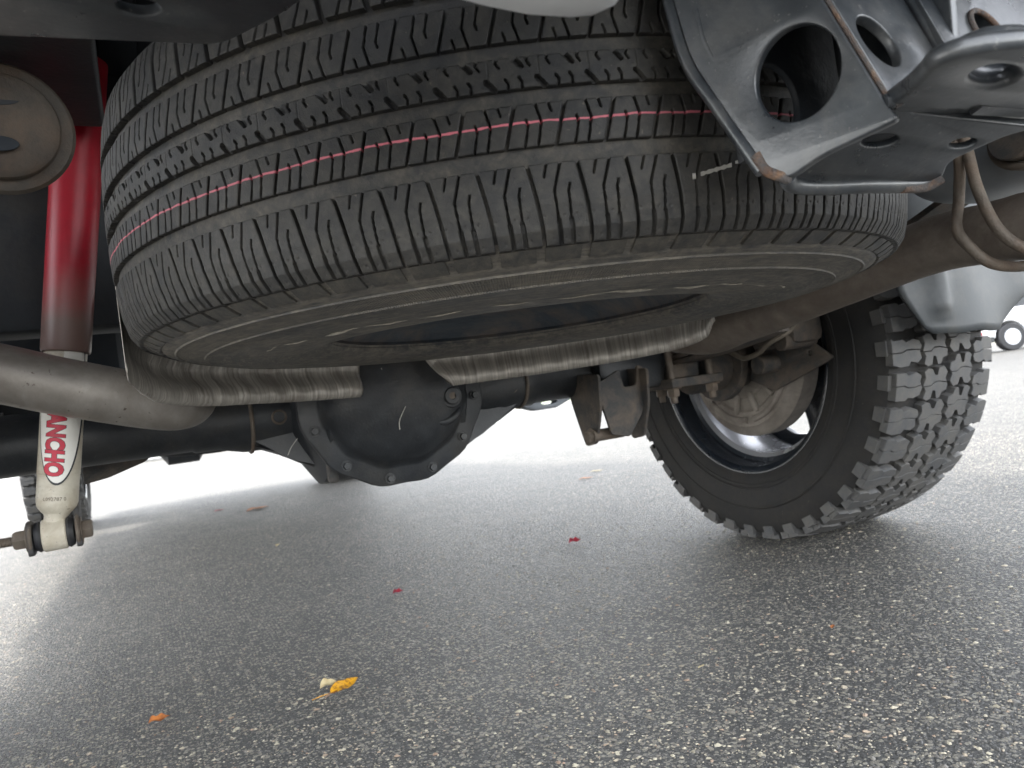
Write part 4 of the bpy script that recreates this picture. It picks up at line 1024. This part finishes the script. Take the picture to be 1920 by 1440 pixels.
    # shackle rings behind the hitch
    for k in range(3):
        bm = bmesh.new(); c = Vector((.90, .47+.0*k, .605)); P = [c+Vector((.012*k, .030*math.cos(a), .030*math.sin(a))) for a in [2*PI*j/32 for j in range(33)]]
        tube(bm, P, .0045, 8, curve=False); link('coil', frombm('coil', bm, 60), 'rusty', truck)
    bm = bmesh.new(); cyl(bm, (.88, .47, .605), (.97, .47, .605), .024); link('shackle_pin', frombm('shackle_pin', bm), 'black_dusty', truck)
frame()
def body():
    # side panels with wheel arches
    def arch(yc, r=.60, n=14): return [(yc+r*math.cos(a), .71+r*math.sin(a)*.86) for a in [PI*k/n for k in range(n+1)]]
    prof = [(.08, .80)]
    bed = [(.08, .78), (.08, 1.55), (2.60, 1.55), (2.60, .76)]+arch(AY)
    cab = [(2.66, .76), (2.66, 1.50), (5.0, 1.52), (6.35, 1.46), (6.72, 1.25), (6.74, .80), (6.45, .74)]+arch(5.75)
    for s in (-1, 1):
        x = TX+s*1.0
        me = plate('bed_side', bed, [], (x, 0, 0), (0, 1, 0), (0, 0, 1), .05, .012); bs = link('bed_side', me, 'white', truck)
        me = plate('arch_flare', arch(AY, .63)+arch(AY, .585)[::-1], [], (x+s*.04, 0, 0), (0, 1, 0), (0, 0, 1), .10, .012); link('arch_flare', me, 'plastic', bs)
        me = plate('cab_side', cab, [], (x, 0, 0), (0, 1, 0), (0, 0, 1), .05, .012); cs = link('cab_side', me, 'white', truck)
        for y0, y1 in ((2.78, 3.72), (3.82, 4.86)):
            me = plate('side_window', rounded([(y0, 1.54), (y1, 1.54), (y1-.15 if y1 > 4 else y1-.02, 1.98), (y0+.05, 1.98)], .05), [], (x-s*.06, 0, 0), (0, 1, 0), (0, 0, 1), .012, .003); link('side_window', me, 'glass', cs)
        me = plate('rear_lamp', rounded([(.05, 1.05), (.18, 1.05), (.18, 1.5), (.05, 1.5)], .02), [], (x+s*.01, 0, 0), (0, 1, 0), (0, 0, 1), .08, .01); link('rear_lamp', me, 'redlamp', truck)
        me = plate('headlight', rounded([(6.45, 1.05), (6.735, 1.02), (6.715, 1.27), (6.5, 1.3)], .03), [], (TX+s*.86, 0, 0), (0, 1, 0), (0, 0, 1), .20, .02); link('headlight', me, 'silver', truck)
    boxpart('tailgate', (TX-.90, .10, .95), (TX+.90, .16, 1.54), 'white', bev=.015)
    boxpart('bed_front', (TX-.98, 2.52, .95), (TX+.98, 2.58, 1.55), 'white')
    # cab greenhouse and bonnet
    bm = bmesh.new(); lo = [(2.66, 1.5), (5.05, 1.5)]; 
    V = [bm.verts.new(p) for p in ((TX-.95, 2.68, 1.51), (TX+.95, 2.68, 1.51), (TX+.95, 5.1, 1.53), (TX-.95, 5.1, 1.53), (TX-.78, 2.85, 2.04), (TX+.78, 2.85, 2.04), (TX+.78, 4.35, 2.08), (TX-.78, 4.35, 2.08))]
    for q in ((0, 1, 5, 4), (1, 2, 6, 5), (2, 3, 7, 6), (3, 0, 4, 7), (4, 5, 6, 7)): bm.faces.new([V[i] for i in q])
    bmesh.ops.bevel(bm, geom=bm.edges[:], offset=.04, segments=3, affect='EDGES'); link('cab_roof', frombm('cab_roof', bm), 'white', truck)
    me = plate('windscreen', rounded([(-.84, 0), (.84, 0), (.72, .82), (-.72, .82)], .06), [], (TX, 5.08, 1.56), (1, 0, 0), Vector((0, -.78, .56)), .012, .003); link('windscreen', me, 'glass', truck)
    boxpart('bonnet', (TX-.93, 4.98, 1.40), (TX+.93, 6.66, 1.50), 'white', bev=.04)
    boxpart('grille', (TX-.62, 6.62, .86), (TX+.62, 6.76, 1.38), 'plastic', bev=.03)
    boxpart('front_bumper', (TX-1.0, 6.66, .62), (TX+1.0, 6.86, .88), 'white', bev=.04)
    # rear bumper: painted shell whose lower lip dips into view
    bm = bmesh.new(); rows = []
    lip = [(-.62, .580), (-.30, .572), (-.1, .565), (.012, .5475), (.025, .5400), (.045, .5375), (.056, .5455), (.070, .5555), (.10, .5555), (.118, .5485), (.135, .5460), (.155, .5445), (.175, .5455), (.186, .5475), (.190, .553), (.193, .575), (.196, .61)]
    for x, z in lip:
        top = .74
        rows.append([bm.verts.new(p) for p in ((x, .255, z+.012), (x, .25, z), (x, .235, z-.004), (x, .12, z+.01), (x, .02, z+.03), (x, -.01, z+.06), (x, -.012, top), (x, .05, top+.01), (x, .26, top+.01))])
    for p, q in zip(rows, rows[1:]):
        for j in range(len(p)-1): bm.faces.new((p[j], p[j+1], q[j+1], q[j]))
    o = link('rear_bumper', frombm('rear_bumper', bm, 50), 'white', truck, label='white painted rear bumper, its lower lip just in view'); md = o.modifiers.new('t', 'SOLIDIFY'); md.thickness = .004
    boxpart('bumper_end', (.85, -.01, .66), (TX+1.0, .25, .75), 'white', bev=.03)
    boxpart('bumper_step', (.19, -.01, .70), (.62, .25, .755), 'plastic', bev=.01)
    # mud flap behind the right wheel: thin moulded sheet, bowed and a little warped
    bm = bmesh.new(); rows = []; nz, nx = 22, 26
    for i in range(nz+1):
        t = i/nz; z = .4105+.31*t; xl = 1.283-.045*min(1, t/.25)-.03*t; xr = 1.503+.11*min(1, t/.22)**1.1; row = []
        for j in range(nx+1):
            k = j/nx; x = xl+(xr-xl)*k
            y = .86+.012*(2*k-1)**2-.012*math.exp(-((x-1.315)/.02)**2)*(1 if z > .44 else 0)+.004*math.sin(x*23+z*9)+.012*t*(1-k)
            zz = z-.008*k*(1-t)+.0015*math.sin(k*14)*(1-t)+(.012*max(0, 1-k*14)+.012*max(0, 1-(1-k)*14))*(1-t)**6
            row.append(bm.verts.new((x, y, zz)))
        rows.append(row)
    for p, q in zip(rows, rows[1:]):
        for j in range(nx): bm.faces.new((p[j], p[j+1], q[j+1], q[j]))
    o = link('mud_flap', frombm('mud_flap', bm, 70), 'plastic', truck); md = o.modifiers.new('t', 'SOLIDIFY'); md.thickness = .006
body()

# ------------------------------------------------------------------ other things on the ground
def leaf(name, label, x, y, L, W, rot, mat, curl=.2, stem=0, lobes=0, tilt=.0, group='fallen leaves on the asphalt'):
    n, m = 14, 6; V, F = [], []
    for i in range(n+1):
        t = i/n; wdt = W*(math.sin(PI*t**.8)**.9)*(1+(.35*math.sin(t*lobes*2*PI) if lobes else .05*math.sin(t*19)))+.0002
        for j in range(m+1):
            s = -1+2*j/m
            px = t*L; py = s*wdt/2; pz = .0015+abs(s)*wdt*curl+L*curl*.8*math.sin(t*PI*1.0)*(.5+.5*math.sin(t*6+1))+(L*curl*.5*t*t)
            V.append((px, py, pz))
    for i in range(n):
        for j in range(m): a = i*(m+1)+j; F.append((a, a+m+1, a+m+2, a+1))
    if stem:
        b0 = len(V)
        for i in range(5):
            t = i/4; px = -stem*t; pz = .002+.002*math.sin(t*3)
            for k in range(4): V.append((px, .0008*math.cos(k*PI/2)+.004*t*t, pz+.0008*math.sin(k*PI/2)))
        for i in range(4):
            for k in range(4): F.append((b0+i*4+k, b0+i*4+(k+1) % 4, b0+i*4+4+(k+1) % 4, b0+i*4+4+k))
    me = mesh(name, V, F, 60)
    o = link(name, me, mat, None, Matrix.Translation((x, y, 0)) @ Matrix.Rotation(rot, 4, 'Z') @ Matrix.Translation((0, 0, abs(math.sin(tilt))*W*.42)) @ Matrix.Rotation(tilt, 4, 'X'))
    o['label'] = label; o['category'] = 'leaf'; o['group'] = group
    return o
leaf('fallen_leaf', 'long yellow leaf with brown spots and a thin stem, nearest the camera', .203, 1.146, .056, .021, .50, 'leaf_y', .12, .030, tilt=.42)
leaf('fallen_leaf', 'small cream curled leaf touching the spotted yellow leaf', .196, 1.182, .026, .020, .1, 'leaf_c', .3, tilt=.3)
leaf('fallen_leaf', 'small crimson leaf alone in the shade under the spare wheel', .463, 1.672, .024, .014, -.3, 'leaf_r', .3, lobes=2, tilt=.4)
leaf('fallen_leaf', 'dull red leaf between the differential and the mud tyre', .972, 1.742, .034, .02, -.4, 'leaf_r', .3, lobes=2, tilt=.4)
leaf('fallen_leaf', 'orange brown leaf low at the left, beneath the shock absorber', -.040, 1.250, .030, .014, -.1, 'leaf_o', .3, lobes=2, tilt=.4)
leaf('fallen_leaf', 'flat orange leaf far off under the left axle tube', .47, 4.46, .13, .08, .2, 'leaf_o', .08)
leaf('fallen_leaf', 'small red leaf just left of the flat orange leaf', .33, 4.84, .06, .04, .2, 'leaf_r', .1)
leaf('fallen_leaf', 'pale green seed leaf under the differential', .386, 2.83, .03, .02, 1.2, 'leaf_c', .2)
leaf('fallen_leaf', 'upper tan leaf of two seen between the differential and mud tyre', 1.95, 3.18, .07, .03, -.5, 'leaf_c', .1)
leaf('fallen_leaf', 'lower orange tan leaf of two seen between the differential and mud tyre', 1.767, 2.989, .07, .03, -.5, 'leaf_o', .1)
leaf('fallen_leaf', 'tiny orange leaf at the right edge of the shade', .864, .802, .012, .007, .5, 'leaf_o', .2)
leaf('fallen_leaf', 'pale straw coloured sliver low in the middle right', .634, .828, .014, .005, .2, 'leaf_c', .1)

# painted bay lines, kerb and grass far off
def quad(name, pts, z, mat):
    bm = bmesh.new(); bm.faces.new([bm.verts.new((x, y, z)) for x, y in pts]); o = link(name, frombm(name, bm, 0), mat); o['kind'] = 'structure'; return o
for i, x in enumerate((1.9, 4.7, 7.5)):
    quad('bay_line', [(x, 15.5), (x+.15, 15.5), (x+.15, 20.5), (x, 20.5)], .004, 'line')
def verge():
    # direction of the far verge: runs past the parked car
    p = Vector((30.5, 16.2, 0)); d = Vector((.5, -.86, 0)).normalized(); nrm = Vector((.86, .5, 0))
    def Q(a, b): v = p+d*a+nrm*b; return v.x, v.y
    bm = bmesh.new(); 
    for (a0, a1, b0, b1, z) in ((-60, 60, 2.2, 30, .12),):
        lo = [Q(a0, b0), Q(a1, b0), Q(a1, b1), Q(a0, b1)]
        vs = [bm.verts.new((*q, .12)) for q in lo]; bm.faces.new(vs); vb = [bm.verts.new((*q, -.02)) for q in lo]
        for k in range(4): bm.faces.new((vs[k], vb[k], vb[(k+1) % 4], vs[(k+1) % 4]))
    o = link('grass_verge', frombm('grass_verge', bm, 0), 'grass'); o['kind'] = 'structure'
    bm = bmesh.new(); lo = [Q(-60, 2.0), Q(60, 2.0), Q(60, 2.197), Q(-60, 2.197)]
    vs = [bm.verts.new((*q, .13)) for q in lo]; bm.faces.new(vs); vb = [bm.verts.new((*q, -.02)) for q in lo]
    for k in range(4): bm.faces.new((vs[k], vb[k], vb[(k+1) % 4], vs[(k+1) % 4]))
    o = link('kerb', frombm('kerb', bm, 0), 'kerb'); o['kind'] = 'structure'
verge()
def parked_car():
    # saloon parked about 17 m off; local x = along the car (0 = rear), y = towards its far side, z up
    ang = math.atan2(-.45, .89)
    Lc = Vector((17.45, 10.7, 0))
    Tm = Matrix.Translation(Lc) @ Matrix.Rotation(ang, 4, 'Z')
    car = thing('parked_car', 'white and blue-grey car parked far off beyond the right mud flap', 'car', tuple(Lc), rot=Tm.to_3x3())
    def pl(name, pts, y, th, mat, holes=[], par=None):
        me = plate(name, pts, holes, (0, y, 0), (1, 0, 0), (0, 0, 1), th, .02 if th > .1 else .004); return link(name, me, mat, par or car, Matrix() if par is None else base(par).inverted() @ base(car))
    ar = lambda xc: [(xc-.36*math.cos(a), .34+.36*math.sin(a)) for a in [PI*k/10 for k in range(11)]]
    side = [(.05, .30)]+ar(.85)+ar(3.45)+[(4.3, .28), (4.4, .5), (4.3, .82), (3.3, .98), (.9, 1.0), (.12, .95), (0, .6)]
    pl('body', side, .85, 1.66, 'white')
    pl('cabin', rounded([(.5, .985), (3.1, .985), (2.5, 1.40), (1.1, 1.42)], .12), .85, 1.36, 'glass')
    pl('roof', rounded([(1.05, 1.40), (2.55, 1.385), (2.4, 1.45), (1.2, 1.47)], .03), .85, 1.30, 'white')
    pl('sill', rounded([(1.25, .22), (3.05, .22), (3.05, .40), (1.25, .40)], .02), -.0, .05, 'bluegrey')
    pl('rear_bumper', rounded([(-.08, .38), (.46, .36), (.46, .56), (.05, .62), (-.08, .60)], .04), .85, 1.78, 'white'); pl('valance', rounded([(-.05, .26), (.44, .24), (.44, .37), (-.05, .39)], .03), .85, 1.70, 'plastic')
    for y in (-.045, 1.745): pl('tail_light', rounded([(-.10, .43), (.14, .43), (.12, .53), (-.10, .54)], .02), y, .06, 'redlamp')
    for xc in (.85, 3.45):
        for y in (.08, 1.62):
            bm = bmesh.new(); lathe(bm, (xc, y-.11, .32), (xc, y+.11, .32), [(0, .20), (0, .30), (.02, .32), (.20, .32), (.22, .30), (.22, .20)], 40)
            wh = link('wheel', frombm('wheel', bm), 'ink', car, Matrix())
            bm = bmesh.new(); cyl(bm, (xc, y-.112, .32), (xc, y+.112, .32), .19, seg=32); link('rim', frombm('rim', bm), 'silver', wh, Matrix())
parked_car()
def tree_belt():
    # unseen tree belt added to darken horizon reflections on the ground: leaf clumps, gaps, trunks
    n = 26000; cx_ = rng.uniform(-75, 14, 30); cy_ = 62+rng.uniform(-5, 5, 30); hh = rng.uniform(7, 12, 30); k = rng.integers(0, 30, n)
    d = rng.normal(0, 1, (n, 3)); d /= np.linalg.norm(d, axis=1)[:, None]; r = rng.random(n)**.4
    c = np.stack([cx_[k]+d[:, 0]*r*3.2, cy_[k]+d[:, 1]*r*3, hh[k]*.58+d[:, 2]*r*hh[k]*.40], 1)
    a = rng.normal(0, .28, (n, 3)); b = rng.normal(0, .28, (n, 3)); V = np.stack([c-a, c+b, c+a, c-b], 1).reshape(-1, 3)
    me = bpy.data.meshes.new('added_tree_belt'); F = np.arange(n*4).reshape(n, 4); vs = V.tolist(); fs = F.tolist()
    for i in range(30):
        b0 = len(vs); x, y = cx_[i], cy_[i]
        for z, w_ in ((0, .28), (hh[i]*.6, .1)):
            vs += [[x-w_, y-w_, z], [x+w_, y-w_, z], [x+w_, y+w_, z], [x-w_, y+w_, z]]
        for j in range(4): fs.append([b0+j, b0+(j+1) % 4, b0+4+(j+1) % 4, b0+4+j])
    me.from_pydata(vs, [], fs); me.update(); o = link('added_tree_belt', me, 'grass', kind='stuff'); o['label'] = 'unseen belt of trees added far ahead of the truck to darken ground reflections'
tree_belt()
